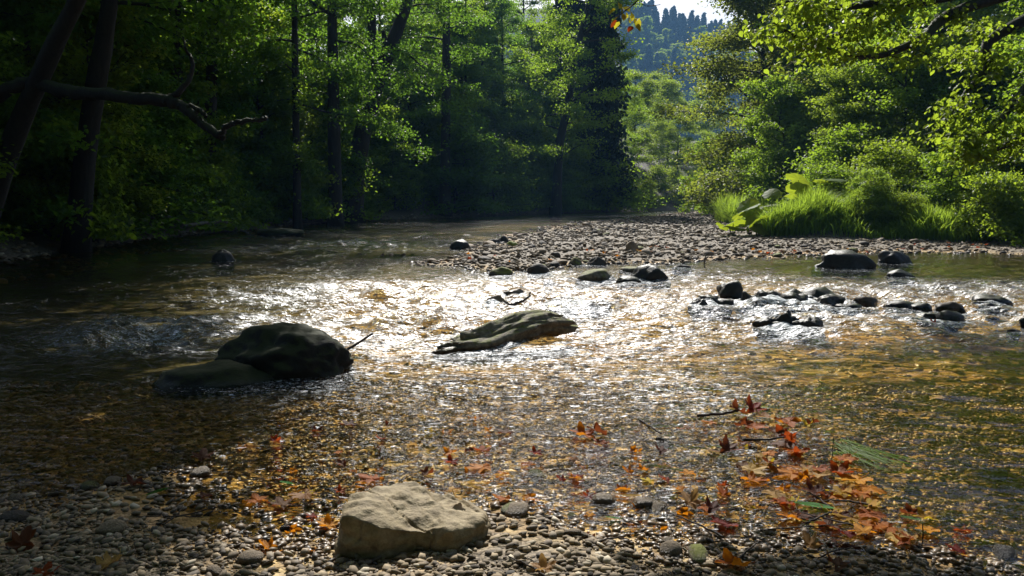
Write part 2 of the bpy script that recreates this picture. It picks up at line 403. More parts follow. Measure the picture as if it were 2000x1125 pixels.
# ------------------------------------------------------------------ world, sun, haze
SUN_EL, SUN_AZ = rad(40), rad(-1.5)          # azimuth from +Y towards +X
w = bpy.data.worlds.new('World'); scene.world = w; w.use_nodes = True
wn = w.node_tree; bg = wn.nodes['Background']
sky = wn.nodes.new('ShaderNodeTexSky'); sky.sky_type = 'NISHITA'; sky.sun_disc = False
sky.sun_elevation = SUN_EL; sky.sun_rotation = SUN_AZ
sky.air_density, sky.dust_density, sky.ozone_density = 1.0, 2.2, 1.0
wn.links.new(sky.outputs[0], bg.inputs[0]); bg.inputs[1].default_value = 0.08
sd = bpy.data.lights.new('sun', 'SUN'); sd.energy = 5.0; sd.angle = rad(.5); sd.color = (1, .965, .91)
so = bpy.data.objects.new('sun', sd); COL.objects.link(so)
sv = Vector((math.sin(SUN_AZ) * math.cos(SUN_EL), math.cos(SUN_AZ) * math.cos(SUN_EL), math.sin(SUN_EL)))
so.rotation_euler = sv.to_track_quat('Z', 'Y').to_euler(); so.location = (0, 30, 40)

HAZE = True
if HAZE:
    bm = bmesh.new(); bmesh.ops.create_cube(bm, size=1)
    me = bpy.data.meshes.new('haze'); bm.to_mesh(me); bm.free()
    h = obj('haze', me, None, (60, 365, 83)); h.scale = (1100, 850, 172)
    m, nt, out = new_mat('haze_air')
    pv = N(nt, 'VolumePrincipled', Density=.0005, Anisotropy=.0); pv.inputs['Color'].default_value = (.28, .58, 1.0, 1)
    L(nt, pv.outputs[0], out.inputs['Volume']); me.materials.append(m)
    tag(h, kind='stuff')

# ------------------------------------------------------------------ ground sheet
def grid(xs, ys, zf):
    X, Y = np.meshgrid(xs, ys)
    Z = zf(X, Y); nx, ny = len(xs), len(ys)
    i, j = np.meshgrid(np.arange(ny - 1), np.arange(nx - 1), indexing='ij')
    a = i * nx + j
    Q = np.stack([a, a + 1, a + nx + 1, a + nx], -1).reshape(-1, 4)
    return np.stack([X, Y, Z], -1).reshape(-1, 3), Q, X, Y
u = np.linspace(-1, 1, 520); xs = 9 * u + 591 * np.sign(u) * np.abs(u) ** 7
ys = np.concatenate([np.linspace(-40, 1, 40), np.geomspace(1.2, 780, 640)])
V, Q, X, Y = grid(xs, ys, gz)
dl, dr = xL(Y) - X, X - xG(Y)
soil = np.maximum(sstep(.3, 1.4, dl), sstep(-.6, .5, dr))
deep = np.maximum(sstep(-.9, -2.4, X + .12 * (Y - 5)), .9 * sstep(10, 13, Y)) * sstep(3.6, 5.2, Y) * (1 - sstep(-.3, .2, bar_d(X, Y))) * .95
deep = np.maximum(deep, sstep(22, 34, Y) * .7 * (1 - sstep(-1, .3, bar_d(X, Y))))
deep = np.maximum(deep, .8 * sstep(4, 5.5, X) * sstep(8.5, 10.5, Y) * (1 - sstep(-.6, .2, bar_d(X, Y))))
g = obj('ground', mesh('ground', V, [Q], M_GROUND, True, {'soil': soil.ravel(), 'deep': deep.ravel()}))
tag(g, kind='structure')

# ------------------------------------------------------------------ water
def rapid_field(X, Y):
    r = sstep(4.9, 6.4, Y) * (1 - sstep(9.0, 11.0, Y)) * sstep(-4.6, -2.6, X) * .9
    r = np.maximum(r, .8 * np.exp(-(((Y - 11.2) / 1.2) ** 2)) * np.exp(-((X - 2.0) / 2.2) ** 2))
    r = np.maximum(r, .75 * np.exp(-(((Y - 21) / 5) ** 2)) * np.exp(-(((X + 4.5) / 3.5) ** 2)))
    r *= (.55 + .6 * sstep(-.3, .5, fbm(X * .5, Y * .5, 0, 21, 2)))
    calm = sstep(3.2, 4.2, X) * sstep(10.6, 11.6, Y) * (1 - sstep(17, 19, Y))
    return r * (1 - calm), calm
ROCKS = []                                  # (x, y, r) of stones that break the current, filled below
def water_z(X, Y, R):
    a = .012 + .060 * R
    sh = sstep(0.0, .12, -gz(X, Y, False))
    wv = fbm(X * 1.5 + .5 * Y, Y * 2.1, 0, 31, 4) * a + .75 * a * fbm(X * 4.5, Y * 5.5, 0, 41, 3)
    z = wv * (.12 + .88 * sh)
    for (x, y, r) in ROCKS:
        d2 = ((X - x) / (r * 1.7)) ** 2 + ((Y - y) / (r * 1.7)) ** 2
        z = z + .010 * np.exp(-d2)
    return z
def build_water():
    v = np.geomspace(1.15, 150, 1000); nx = 720
    t = np.linspace(-1, 1, nx)
    Y = np.repeat(v[:, None], nx, 1)
    c = IY(v, [0, 40, 60, 85, 120, 150], [0, -1, 5, 24, 50, 72]); hw = IY(v, [0, 8, 20, 150], [9.5, 11, 13, 16])
    X = c[:, None] + hw[:, None] * t[None]
    R, calm = rapid_field(X, Y)
    Z = water_z(X, Y, R)
    i, j = np.meshgrid(np.arange(len(v) - 1), np.arange(nx - 1), indexing='ij'); a = i * nx + j
    Q = np.stack([a, a + 1, a + nx + 1, a + nx], -1).reshape(-1, 4)
    bump = .50 + .60 * R + .3 * sstep(5, 8, Y) - .45 * calm
    amber = sstep(1.0, 2.2, X) * (1 - sstep(5.4, 6.6, Y)) * sstep(2.2, 3, Y)
    near = 1 - sstep(3.2, 5.5, Y)
    bump = bump - .0 * near + .5 * np.exp(-(((X - .15) / 1.5) ** 2) - (((Y - 4.7) / 1.3) ** 2))
    bump = bump * (1 - .62 * amber); churn_k = 1 - amber
    foam = R * .55
    churn = R * .9 + .45 * np.exp(-(((X - .15) / 1.7) ** 2) - (((Y - 4.9) / 1.2) ** 2)) + .25 * sstep(4.5, 6.5, Y) * (1 - calm) + .25 * sstep(-.4, .6, fbm(X * .7, Y * .9, 0, 77, 3)) * (1 - calm)
    for (x, y, r) in ROCKS:
        foam = foam + .38 * np.exp(-(((X - x) / (r * 1.8)) ** 2 + ((Y - y + r) / (r * 1.3)) ** 2)) * (y < 14)
    streak = sstep(-.15, .45, fbm(X * .28 + Y * .12, Y * .42, 0, 91, 3)); far = sstep(9.5, 13, Y)
    bump = bump * (1 - far) + far * (.16 + .62 * streak * (1 - calm) + .02 * np.minimum(Y, 40) * streak)
    left = sstep(-2.6, -4.2, X) * (1 - far); bump = bump * (1 - left) + left * (.20 + .55 * streak)
    churn = churn * (1 - .8 * far) * (1 - .6 * left * (1 - streak))
    o = obj('water', mesh('water', np.stack([X, Y, Z], -1).reshape(-1, 3), [Q], M_WATER, True,
                          {'rapid': np.clip(bump, .05, 1.6).ravel(), 'foam': np.clip(foam, 0, 1.3).ravel(), 'churn': np.clip(churn * churn_k * (1 - .5 * sstep(-2.4, -4.5, X)) * (1 - .5 * sstep(14, 22, Y)), 0, 1.2).ravel()}))
    tag(o, kind='structure')

# ------------------------------------------------------------------ stones
def ico(sub):
    bm = bmesh.new(); bmesh.ops.create_icosphere(bm, subdivisions=sub, radius=1)
    V = np.array([v.co[:] for v in bm.verts]); T = np.array([[v.index for v in f.verts] for f in bm.faces]); bm.free()
    return V, T
ICO = {k: ico(k) for k in (1, 2, 3, 4, 5)}
def rock_shape(seed, sub, planes=9, rough=.06, rnd=.18, freq=2.0, flat=None):
    """a stone: a ball cut by random planes, its edges worn, its faces pitted"""
    r = np.random.default_rng(seed); V, T = ICO[sub]
    n = r.standard_normal((planes, 3)); n /= np.linalg.norm(n, axis=1)[:, None]
    d = r.uniform(.62, .95, planes)
    if flat is not None:
        n = np.concatenate([n, [[r.normal(0, .1), r.normal(0, .1), 1]]]); d = np.append(d, flat)
    k = V @ n.T
    rr = np.where(k > .05, d[None] / np.maximum(k, .05), 9)
    rr = np.minimum(rr.min(1), 1.0)
    rr = rr * (1 - rnd) + rnd * .85
    P = V * rr[:, None]
    s = seed * 13.7
    P = P + V * (rough * fbm(P[:, 0] * freq + s, P[:, 1] * freq, P[:, 2] * freq, seed, 4 if sub > 3 else 2))[:, None]
    return P, T
def root_in(P, p):                          # let the foot of a stone reach down to the bed it stands on
    need = p[2] - float(gz(p[0], p[1])) + .04; lo = -P[:, 2].min()
    if need > lo: P = P.copy(); P[:, 2] = np.where(P[:, 2] < 0, P[:, 2] * need / lo, P[:, 2])
    return P
def stone(name, p, size, seed, mat, label, cat, group=None, sub=4, rz=0, planes=9, rough=.06, flat=None, tilt=(0, 0), rnd=.10):
    P, T = rock_shape(seed, sub, planes, rough, rnd, 2.2, flat)
    o = obj(name, mesh(name, root_in(P * np.array(size), p), [T], mat, True), None, p)
    o.rotation_euler = (tilt[0], tilt[1], rz)
    return tag(o, label, cat, group)

# -- the pale boulder on the near shore, shaped by hand
def big_rock():
    O = np.array([(-.245, -.17), (-.262, .02), (-.17, .16), (-.03, .25), (.10, .21), (.24, .09), (.225, -.07), (.12, -.165), (.0, -.15), (-.12, -.205)])[::-1]
    per = spline(np.vstack([O, O[:1]]), 241)[:-1] * .45 + np.vstack([O + (np.roll(O, -1, 0) - O) * t for t in np.linspace(0, 1, 24, endpoint=False)]).reshape(24, 10, 2).transpose(1, 0, 2).reshape(-1, 2) * .55
    n = len(per)
    def top(x, y):
        h = .112 - .10 * x + .038 * np.exp(-((x + .165) / .075) ** 2 - ((y + .08) / .10) ** 2) - .036 * np.exp(-((x - .0) / .075) ** 2 - ((y + .12) / .10) ** 2)
        h = h - .028 * sstep(.06, .10, x + .5 * y) * sstep(-.02, .06, y) + .012 * np.abs(noise(x * 9, y * 14, 0, 3)) + .010 * fbm(x * 16, y * 16, 0, 4, 4)
        cr = np.abs(noise(x * 6 + y * 5, y * 3, 0, 12)); return h - .016 * (1 - sstep(0, .07, cr))
    V = []
    for k_ in np.linspace(0, 1, 26):                      # the walls, leaning in a little, with ledges
        q = per * (1.0 - .07 * k_ ** 3); x, y = q[:, 0], q[:, 1]
        V.append(np.stack([x, y, -.06 + (top(x * .95, y * .95) + .055) * k_], -1))
    for k_ in np.linspace(.97, .0, 34):
        q = per * .93 * k_; x, y = q[:, 0], q[:, 1]; V.append(np.stack([x, y, top(x, y) + .005 * min(1, (1 - k_) * 8)], -1))
    V = np.stack(V); m_ = len(V); V = V.reshape(-1, 3)
    d = np.concatenate([np.tile(per / np.linalg.norm(per, axis=1)[:, None], (m_, 1)), np.zeros((len(V), 1))], 1)
    wall = np.repeat(np.concatenate([np.ones(26), np.zeros(34)]), n)
    led = fbm(V[:, 0] * 7, V[:, 1] * 7, V[:, 2] * 22, 6, 4)
    V = V + d * (wall * (.016 * led - .012 * (1 - sstep(0, .12, np.abs(noise(V[:, 0] * 9, V[:, 1] * 9, V[:, 2] * 10, 8))))))[:, None]
    i, j = np.meshgrid(np.arange(m_ - 1), np.arange(n), indexing='ij'); j2 = (j + 1) % n
    Q = np.stack([i * n + j, i * n + j2, (i + 1) * n + j2, (i + 1) * n + j], -1).reshape(-1, 4)
    o = obj('boulder', mesh('boulder', V, [Q], M_ROCKTAN, True), None, (-.30, 2.485, -.008)); o.scale = (.97, 1, .92)
    tag(o, 'pale tan angular boulder resting on the pebble shore', 'boulder')
big_rock()

# -- dark mossy boulder out in the left water
def add_rock(P, r): ROCKS.append((P[0], P[1], r))
p = np.array([-1.40, 4.98, .02])
P1, T1 = rock_shape(21, 5, 10, .14, .28, 2.6)
o = obj('boulder', mesh('boulder', root_in(P1 * np.array([.48, .36, .26]), p), [T1], M_ROCKDARK), None, p)
o.rotation_euler = (0, rad(6), rad(-8))
tag(o, 'large dark mossy boulder standing in the shaded water', 'boulder'); add_rock(p, .4)
stone('rock', (-1.80, 4.73, -.01), (.40, .24, .13), 22, M_ROCKDARK, 'low dark rock lying against the foot of the large mossy boulder', 'rock', None, 4, .1, 9, .12)
g = Geo(); a, b = at(655, 692, .06), aty(727, 652, 4.75)
g.tube(spline([a, a * .6 + b * .4 + np.array([0, 0, -.012]), b], 8), np.linspace(.011, .006, 8), 6)
o = obj('stick', g.mesh('stick', M_TWIG)); tag(o, 'thin dark stick poking out beside the large mossy boulder', 'stick')

# -- long slab of stone, moss at both ends, in midstream
P2, T2 = rock_shape(35, 5, 12, .17, .18, 3.2)
P2 = P2 * np.array([.66, .17, .13])
P2[:, 2] += .055 * sstep(-.5, .6, P2[:, 0] * 1.0) + .02 * np.sin(P2[:, 0] * 7)
P2[:, 1] += .05 * np.sin(P2[:, 0] * 3)
a = np.array([-.07, 6.0, .03])
o = obj('rock', mesh('rock', root_in(P2, a), [T2], M_ROCKMOSS), None, a); o.rotation_euler = (rad(-6), rad(-2), rad(24))
tag(o, 'long low mossy rock slanting across the glittering midstream', 'rock'); add_rock(a, .35)

# -- single rocks read from the photograph: px span, py base, height px, material, label
def px_rock(x0, x1, pyb, hpx, seed, mat, label, depth=.8, planes=9, rough=.08, flat=None, sub=4, sink=.12, name='rock', cat='rock', group=None, wake=True):
    c = at((x0 + x1) / 2, pyb, 0.0)
    w = (x1 - x0) / F * c[1]; hh = hpx / F * c[1]
    d = w * depth
    z = max(float(gz(c[0], c[1])), 0) - hh * sink
    o = stone(name, (c[0], c[1] + d * .45, z), (w * .58, d * .58, hh * 1.12), seed, mat, label, cat, group, sub, 0.15 * ((seed % 5) - 2), planes, rough, flat)
    if wake: add_rock((c[0], c[1] + d * .4), w * .5)
    return o
px_rock(1606, 1712, 526, 36, 51, M_ROCKBLACK, 'broad black rock in the calm pool by the right gravel edge', .7, rough=.12)
px_rock(1722, 1788, 516, 28, 52, M_ROCKBLACK, 'smaller black rock just right of the broad black one', .8, rough=.12)
px_rock(1742, 1792, 541, 14, 53, M_ROCKBLACK, 'flat wet rock awash in front of the two black pool rocks', .7)
px_rock(1126, 1206, 545, 28, 54, M_ROCKMOSS, 'square flat-topped rock with tan upper face at the gravel tip', .8, flat=.6, rough=.05)
px_rock(1236, 1312, 547, 30, 55, M_ROCKBLACK, 'dark domed rock with white water curling round its right end', .7, rough=.09)
px_rock(1216, 1270, 531, 16, 56, M_ROCKMOSS, 'flat tan slab leaning behind the dark domed rock', .9, flat=.5)
px_rock(1208, 1252, 551, 11, 57, M_ROCKBLACK, 'small wet rock low in the water below the flat tan slab', .7)
px_rock(1031, 1073, 536, 21, 58, M_COBBLE3, 'dark rounded rock at the gravel edge left of the square rock', .8)
px_rock(958, 1002, 538, 16, 59, M_COBBLE2, 'yellow-mossed rock at the left tip of the gravel', .8)
px_rock(1112, 1140, 519, 20, 60, M_COBBLE2, 'upright yellowish rock standing behind the square rock', .8)
px_rock(1150, 1188, 519, 18, 61, M_COBBLE3, 'dark wedge of rock standing behind the square rock', .8)
px_rock(879, 917, 487, 19, 62, M_ROCKBLACK, 'black boulder alone in the sparkling channel', .8, rough=.05)
px_rock(954, 978, 474, 8, 63, M_COBBLE3, 'low dark stone upstream of the moss-topped stone', .8)
px_rock(976, 994, 473, 12, 64, M_COBBLE3, 'pointed dark stone beside the moss-topped stone', .8)
px_rock(989, 1014, 481, 10, 65, stone_mat('bright_moss', [(.3, (.05, .05, .02)), (.7, (.1, .1, .03))], .5, mosscol=(.17, .21, .02)), 'stone with bright green moss at the upstream end of the gravel', .8)
px_rock(410, 450, 511, 24, 66, M_ROCKBLACK, 'black boulder in the shaded water near the left bank', .8, rough=.09)
px_rock(1222, 1248, 500, 22, 67, M_COBBLE, 'light brown upright stone on the gravel bar', .8)
px_rock(1226, 1242, 496, 12, 68, M_COBBLE, 'small light stone behind the upright brown stone', .8)
px_rock(1316, 1356, 526, 10, 69, M_COBBLE3, 'dark twiggy rock in the pool inlet right of the domed rock', .7)
px_rock(1062, 1092, 556, 10, 70, M_ROCKBLACK, 'tiny black rock poking from the glittering water below the square rock', .7) if False else None
px_rock(1062, 1080, 552, 7, 70, M_ROCKBLACK, 'tiny black rock poking from the glittering water below the gravel tip', .7)
# the rapid's row of wet stones
RAP = [(1356, 1380, 606, 20, 'small wet black stone at the left end of the rapid'), (1376, 1426, 600, 26, 'wet black stone beside the small one at the left of the rapid'),
       (1405, 1462, 582, 28, 'upper wet stone of the rapid with water sliding over it'), (1452, 1486, 594, 22, 'narrow wet black stone in the middle of the rapid'),
       (1482, 1524, 594, 24, 'rounded wet black stone in the middle of the rapid'), (1526, 1580, 592, 22, 'longest wet black stone in the row across the rapid'),
       (1600, 1652, 596, 18, 'brown wet stone at the right end of the rapid'), (1488, 1530, 640, 22, 'low wet black stone nearer than the main row of the rapid'),
       (1528, 1562, 640, 34, 'tallest wet black stone nearer than the main row of the rapid'), (1560, 1614, 645, 26, 'wide wet stone awash nearer than the main row of the rapid'),
       (1816, 1880, 625, 14, 'low brown rock ringed by white water at the right')]
for k, (x0, x1, yb, hp, lb) in enumerate(RAP):
    px_rock(x0 - 5, x1 + 5, yb, hp * 1.1, 80 + k, M_ROCKBLACK, lb, .8, rough=.24, sub=4, sink=.2, group='wet stones of the rapid')
rr = np.random.default_rng(13)
for k in range(20):                         # a low broken ledge that runs on to the right bank
    t = rr.random(); px = 1330 + 680 * t; py = IY(px, [1330, 1600, 1800, 2010], [596, 590, 612, 632]) + rr.normal(0, 11); w_ = rr.uniform(22, 74)
    px_rock(px, px + w_, py, w_ * rr.uniform(.2, .36), 120 + k, M_ROCKBLACK if rr.random() < .7 else M_COBBLE3, 'lesser dark stone in the broken ledge of the rapid', .8, rough=.22, sub=3, sink=.30, group='lesser stones of the rapid', planes=7, wake=k % 3 == 0)
# half drowned stones in midstream
for k, (x0, x1, yb, hp, lb) in enumerate([(948, 996, 594, 20, 'brown half drowned stone upstream of the long mossy rock'), (1136, 1198, 601, 16, 'flat brown drowned stone upstream of the long rock'),
        (1058, 1134, 600, 12, 'long drowned brown stone between two others upstream of the long rock'), (985, 1024, 572, 10, 'small dark drowned stone in the brightest glitter')]):
    px_rock(x0, x1, yb, hp, 100 + k, M_COBBLE, lb, .8, rough=.1, sink=.35, group='drowned stones in midstream')
build_water()

# -- cobbles on the gravel bar and along the near shore (each a thing; few meshes, many copies)
COBM = [[mesh('cobble', rock_shape(200 + i, 3, 8, .05, .4)[0] * np.array([1, .8, .55]), [ICO[3][1]], m) for i in range(5)] for m in (M_COBBLE, M_COBBLE2, M_COBBLE3)]
CL = ['brown cobble lying on the gravel bar in the sun', 'greenish mossy cobble lying on the gravel bar', 'dark cobble lying on the gravel bar']
CL2 = ['brown stone among the pebbles of the near shore', 'greenish stone among the pebbles of the near shore', 'dark wet stone among the pebbles of the near shore']
def cobble(x, y, s, m, label, group, r):
    o = obj('cobble', COBM[m][r.integers(5)], None, (x, y, float(gz(x, y)) + s * .18))
    o.scale = (s * r.uniform(.8, 1.3), s * r.uniform(.8, 1.2), s * r.uniform(.7, 1.1)); o.rotation_euler = (r.normal(0, .2), r.normal(0, .2), r.uniform(0, 6.28))
    tag(o, label, 'stone', group)
r = np.random.default_rng(11); n = 0
while n < 190:
    y = 11.5 + 30 * r.random() ** 1.9; x = r.uniform(-3, 11)
    d = bar_d(x, y)
    if d < -.15 or x > xG(y) - .2: continue
    s = (.045 + .085 * r.random() ** 2) * (1.15 if d < 1 else .85) * (1 + y / 60)
    m = int(r.choice(3, p=[.55, .17, .28]))
    cobble(x, y, s, m, CL[m], 'cobbles on the gravel bar', r); n += 1
n = 0
while n < 110:
    y = r.uniform(1.75, 3.6); x = r.uniform(-.68, .68) * y
    if abs(x + .3) < .29 and abs(y - 2.5) < .30: continue
    m = int(r.choice(3, p=[.6, .1, .3]))
    cobble(x, y, .014 + .05 * r.random() ** 2.4, m, CL2[m], 'stones of the near shore', r); n += 1

# -- gravel: pebbles nobody could count
def pebbles(name, X, Y, S, sub, seed, sink=.25, dark=1.0):
    r = np.random.default_rng(seed); nv = 14
    shapes = [rock_shape(300 + i, sub, 7, .07, .3)[0] * np.array([1, .74, .40]) for i in range(nv)]; T = ICO[sub][1]
    k = r.integers(nv, size=len(X)); Z = gz(X, Y)
    base = np.stack(shapes)[k]                                      # n, v, 3
    sc = S[:, None] * np.stack([r.uniform(.8, 1.3, len(X)), r.uniform(.8, 1.2, len(X)), r.uniform(.7, 1.2, len(X))], -1)
    B = base * sc[:, None]
    tx, ty = r.normal(0, .25, len(X)), r.normal(0, .25, len(X)); an = r.uniform(0, 2 * PI, len(X))
    B[..., 2] += B[..., 0] * tx[:, None] + B[..., 1] * ty[:, None]
    c, s = np.cos(an)[:, None], np.sin(an)[:, None]
    W = np.stack([B[..., 0] * c - B[..., 1] * s, B[..., 0] * s + B[..., 1] * c, B[..., 2]], -1) + np.stack([X, Y, Z + S * sink], -1)[:, None]
    nvv = W.shape[1]; F_ = (T[None] + (np.arange(len(X)) * nvv)[:, None, None]).reshape(-1, 3)
    tone = np.repeat(np.clip(r.beta(1.6, 1.8, len(X)) * dark, 0, 1), nvv)
    o = obj(name, mesh(name, W.reshape(-1, 3), [F_], M_PEBBLE, True, {'tone': tone})); tag(o, kind='stuff')
r = np.random.default_rng(5)
n = 66000; y = 1.75 + 3.2 * r.random(n) ** 1.6; x = r.uniform(-.74, .74, n) * (y + .25)
s = .004 + .019 * r.random(n) ** 3.4 + .0018 * (y - 2)
bare = fbm(x * 2.6, y * 2.6, 0, 17, 3); k = (bare > -.25 + .5 * (r.random(n) - .5)) | (s > .016)      # patches of bare grit between the pebbles
pebbles('gravel', x[k], y[k], s[k], 1, 1)
n = 4200; y = 4.6 + 5.5 * r.random(n) ** 1.2; x = r.uniform(-.45, .72, n) * y
keep = (gz(x, y, False) < 0) & (x > -1.3 - .08 * (y - 4)); pebbles('gravel', x[keep], y[keep], (.012 + .05 * r.random(n) ** 2.5)[keep], 1, 2, -.05)
n = 60000; y = 11.2 + 50 * r.random(n) ** 2.2; x = r.uniform(-3, 17, n)
keep = (bar_d(x, y) > -.5) & (x < xG(y) + .3); x, y = x[keep][:20000], y[keep][:20000]
pebbles('gravel', x, y, (.018 + .07 * r.random(len(x)) ** 3.5) * (.8 + y / 110), 1, 3, .25, .52)
n = 2600; y = r.uniform(9, 60, n); x = xL(y) + r.uniform(-.5, .9, n)
pebbles('gravel', x, y, (.03 + .10 * r.random(n) ** 2), 1, 4)

# ------------------------------------------------------------------ foliage
LU = np.array([0, .32, .70, 1, .70, .32]); LV = np.array([0, .34, .27, 0, -.27, -.34]); LW = np.array([0, .09, .05, -.10, .05, .09])
def leaves(geo, P, size, r, droop=.35, flatness=.55, tone=None):
    n = len(P); an = r.uniform(0, 2 * PI, n)
    D = np.stack([np.cos(an), np.sin(an), -droop + r.normal(0, .35, n)], -1); D /= np.linalg.norm(D, axis=1)[:, None]
    U = np.stack([r.normal(0, flatness, n), r.normal(0, flatness, n), np.ones(n)], -1)
    S = np.cross(D, U); S /= np.linalg.norm(S, axis=1)[:, None]; Nn = np.cross(S, D)
    sz = size * r.uniform(.65, 1.25, n)
    V = P[:, None] + sz[:, None, None] * (LU[None, :, None] * D[:, None] + LV[None, :, None] * S[:, None] + LW[None, :, None] * Nn[:, None])
    k = np.arange(n)[:, None] * 6
    Q = np.concatenate([k + np.array([0, 5, 4, 3]), k + np.array([0, 3, 2, 1])])
    t = r.random(n) if tone is None else tone
    geo.add(V.reshape(-1, 3), Q, None, np.repeat(t, 6))

def grow(seed, H, r0, c0, R, nleaf, leaf, prof='round', nlimb=26, twigs=7, spread=.30, trunk=None, up=.55, droop=.35, wob=.25, side=None, k=8, limb_r=.2):
    """a tapered trunk with limbs and twigs, and a crown of leaves held by the twigs"""
    r = np.random.default_rng(seed); tk, cr = Geo(), Geo()
    if trunk is None:
        z = np.linspace(0, H, 12); wx = np.cumsum(r.normal(0, wob / 3, 12)) * z / H; wy = np.cumsum(r.normal(0, wob / 3, 12)) * z / H
        trunk = np.stack([wx, wy, z], -1)
    trunk = spline(trunk, 22); zz = trunk[:, 2] - trunk[0, 2]
    H = zz[-1]
    tr = r0 * (1 - .82 * np.linspace(0, 1, 22)) ; tr[0] *= 1.45; tr[1] *= 1.12
    tk.tube(trunk, np.maximum(tr, .015), k, True, .5, .05, r)
    TW = []; wgt = []
    for i in range(nlimb):
        t = (i + r.uniform(.1, .9)) / nlimb
        h = c0 + (H - c0) * t
        q = np.array([np.interp(h, zz, trunk[:, a]) for a in range(3)])
        pr = {'round': math.sin(PI * min(1, .18 + .80 * t)) ** .7, 'cone': 1.02 - t, 'vase': .55 + .6 * t - .75 * max(0, t - .72) / .28, 'shrub': max(.25, math.cos(t * 1.35))}[prof]
        an = i * 2.399 + r.uniform(-.5, .5)
        if side is not None: an = side + r.normal(0, .75)
        ln = R * pr * r.uniform(.7, 1.12) + .15
        d = np.array([math.cos(an), math.sin(an), up * (.3 + .9 * t) + r.normal(0, .12)]); d /= np.linalg.norm(d)
        pts = [q]
        for s_ in range(4):
            d = d + r.normal(0, .16, 3) + np.array([0, 0, -.10 * droop * 2]); d /= np.linalg.norm(d); pts.append(pts[-1] + d * ln / 4)
        pts = spline(pts, 8)
        rr = min(r0 * limb_r * 1.6, .012 + ln * .018)
        tk.tube(pts, np.linspace(rr, .008, 8), 5, False)
        for j in range(twigs):
            s_ = r.uniform(.30, 1); q2 = pts[min(7, int(s_ * 7.99))]
            d2 = d * .6 + r.normal(0, .75, 3); d2[2] = d2[2] * .5 - .1 * droop; d2 /= np.linalg.norm(d2)
            l2 = (.22 + .2 * r.random()) * (R * .55 + .35)
            e = q2 + d2 * l2; TW.append((q2, e)); wgt.append(l2)
            if j % 2 == 0: tk.tube(np.stack([q2, (q2 + e) / 2 + r.normal(0, .03, 3), e]), np.array([.012, .008, .005]), 4, False)
    A = np.array([a for a, _ in TW]); B = np.array([b for _, b in TW]); wgt = np.array(wgt) * r.uniform(.35, 1.5, len(wgt))
    k_ = r.choice(len(A), nleaf, p=wgt / wgt.sum()); s_ = r.random(nleaf)[:, None] ** .7
    P = A[k_] + (B[k_] - A[k_]) * s_ * 1.15 + r.standard_normal((nleaf, 3)) * np.array([1, 1, .45]) * spread * (.5 + .5 * R / 3)
    ct = r.random(len(A))
    tone = np.clip(.35 * r.random(nleaf) + .65 * ct[k_], 0, 1)
    lo = P[:, 2] > trunk[0, 2] + .05
    leaves(cr, P[lo], leaf, r, droop, .6, tone[lo])
    return tk, cr
def proto(name, mat, bark=M_BARK, **kw):
    tk, cr = grow(**kw); return tk.mesh('trunk', bark), cr.mesh('crown', mat, False)
def plant(kind, x, y, rz, sc, name, label, cat, group, mat=None, z=None, names=('trunk', 'crown')):
    t = thing(name, (x, y, float(gz(x, y)) - .05 if z is None else z), label, cat, group, rz, sc)
    a = obj(names[0], kind[0], t); b = obj(names[1], kind[1], t)
    if mat: own_material(b, mat)
    return t

TREE = [proto('a', M_LEAF, seed=1, H=16, r0=.26, c0=2.2, R=3.6, nleaf=24000, leaf=.17, nlimb=34),
        proto('b', M_LEAF, seed=2, H=18, r0=.24, c0=3.0, R=3.0, nleaf=22000, leaf=.17, nlimb=36),
        proto('c', M_LEAF, seed=3, H=14, r0=.20, c0=1.2, R=3.2, nleaf=24000, leaf=.165, nlimb=32, droop=.6)]
SMALL = [proto('d', M_LEAF, seed=4, H=7, r0=.10, c0=.7, R=2.3, nleaf=16000, leaf=.14, nlimb=26, prof='vase'),
         proto('e', M_LEAF, seed=5, H=6, r0=.09, c0=.4, R=2.2, nleaf=16000, leaf=.145, nlimb=26, droop=.6)]
SHRUB = [proto('f', M_LEAF, seed=6, H=2.8, r0=.05, c0=.12, R=1.7, nleaf=9500, leaf=.115, nlimb=24, prof='shrub', spread=.36, k=6),
         proto('g', M_LEAF, seed=7, H=2.1, r0=.04, c0=.08, R=1.5, nleaf=8000, leaf=.12, nlimb=22, prof='shrub', spread=.36, droop=.7, k=6),
         proto('h', M_LEAF, seed=8, H=3.4, r0=.05, c0=.12, R=1.4, nleaf=9000, leaf=.105, nlimb=26, prof='vase', spread=.22, k=6)]
def spruce(seed, H, R, n, seg):
    r = np.random.default_rng(seed); tk, cr = Geo(), Geo()
    tk.tube(np.array([[0, 0, 0], [.03, 0, H * .5], [0, 0, H]]), np.array([H * .013, H * .009, .02]), 8)
    P, D = [], []
    for i in range(n):
        t = (i + r.random()) / n; h = H * (.06 + .93 * t); L_ = R * (1.03 - t) ** .85 * r.uniform(.75, 1.1) + .1; an = i * 2.399 + r.normal(0, .3)
        s_ = np.linspace(.08, 1, seg)
        pts = np.stack([np.cos(an) * L_ * s_, np.sin(an) * L_ * s_, h - L_ * (.30 * s_ + .18 * s_ ** 2) + .12 * L_ * s_ ** 3], -1)
        tk.tube(pts[::max(1, seg // 4)], .02, 4, False)
        P.append(pts); D.append(np.tile([an], seg))
    P = np.concatenate(P); D = np.concatenate(D)
    for rep in range(4):
        q = P + r.normal(0, .10 * R / 2, P.shape) - np.array([0, 0, .10 * rep])
        leaves(cr, q, .34 * R / 2.2, r, .9, .8)
    return tk.mesh('trunk', M_BARK), cr.mesh('crown', M_SPRUCE, False)
SPRUCE = spruce(3, 24, 2.6, 210, 16)

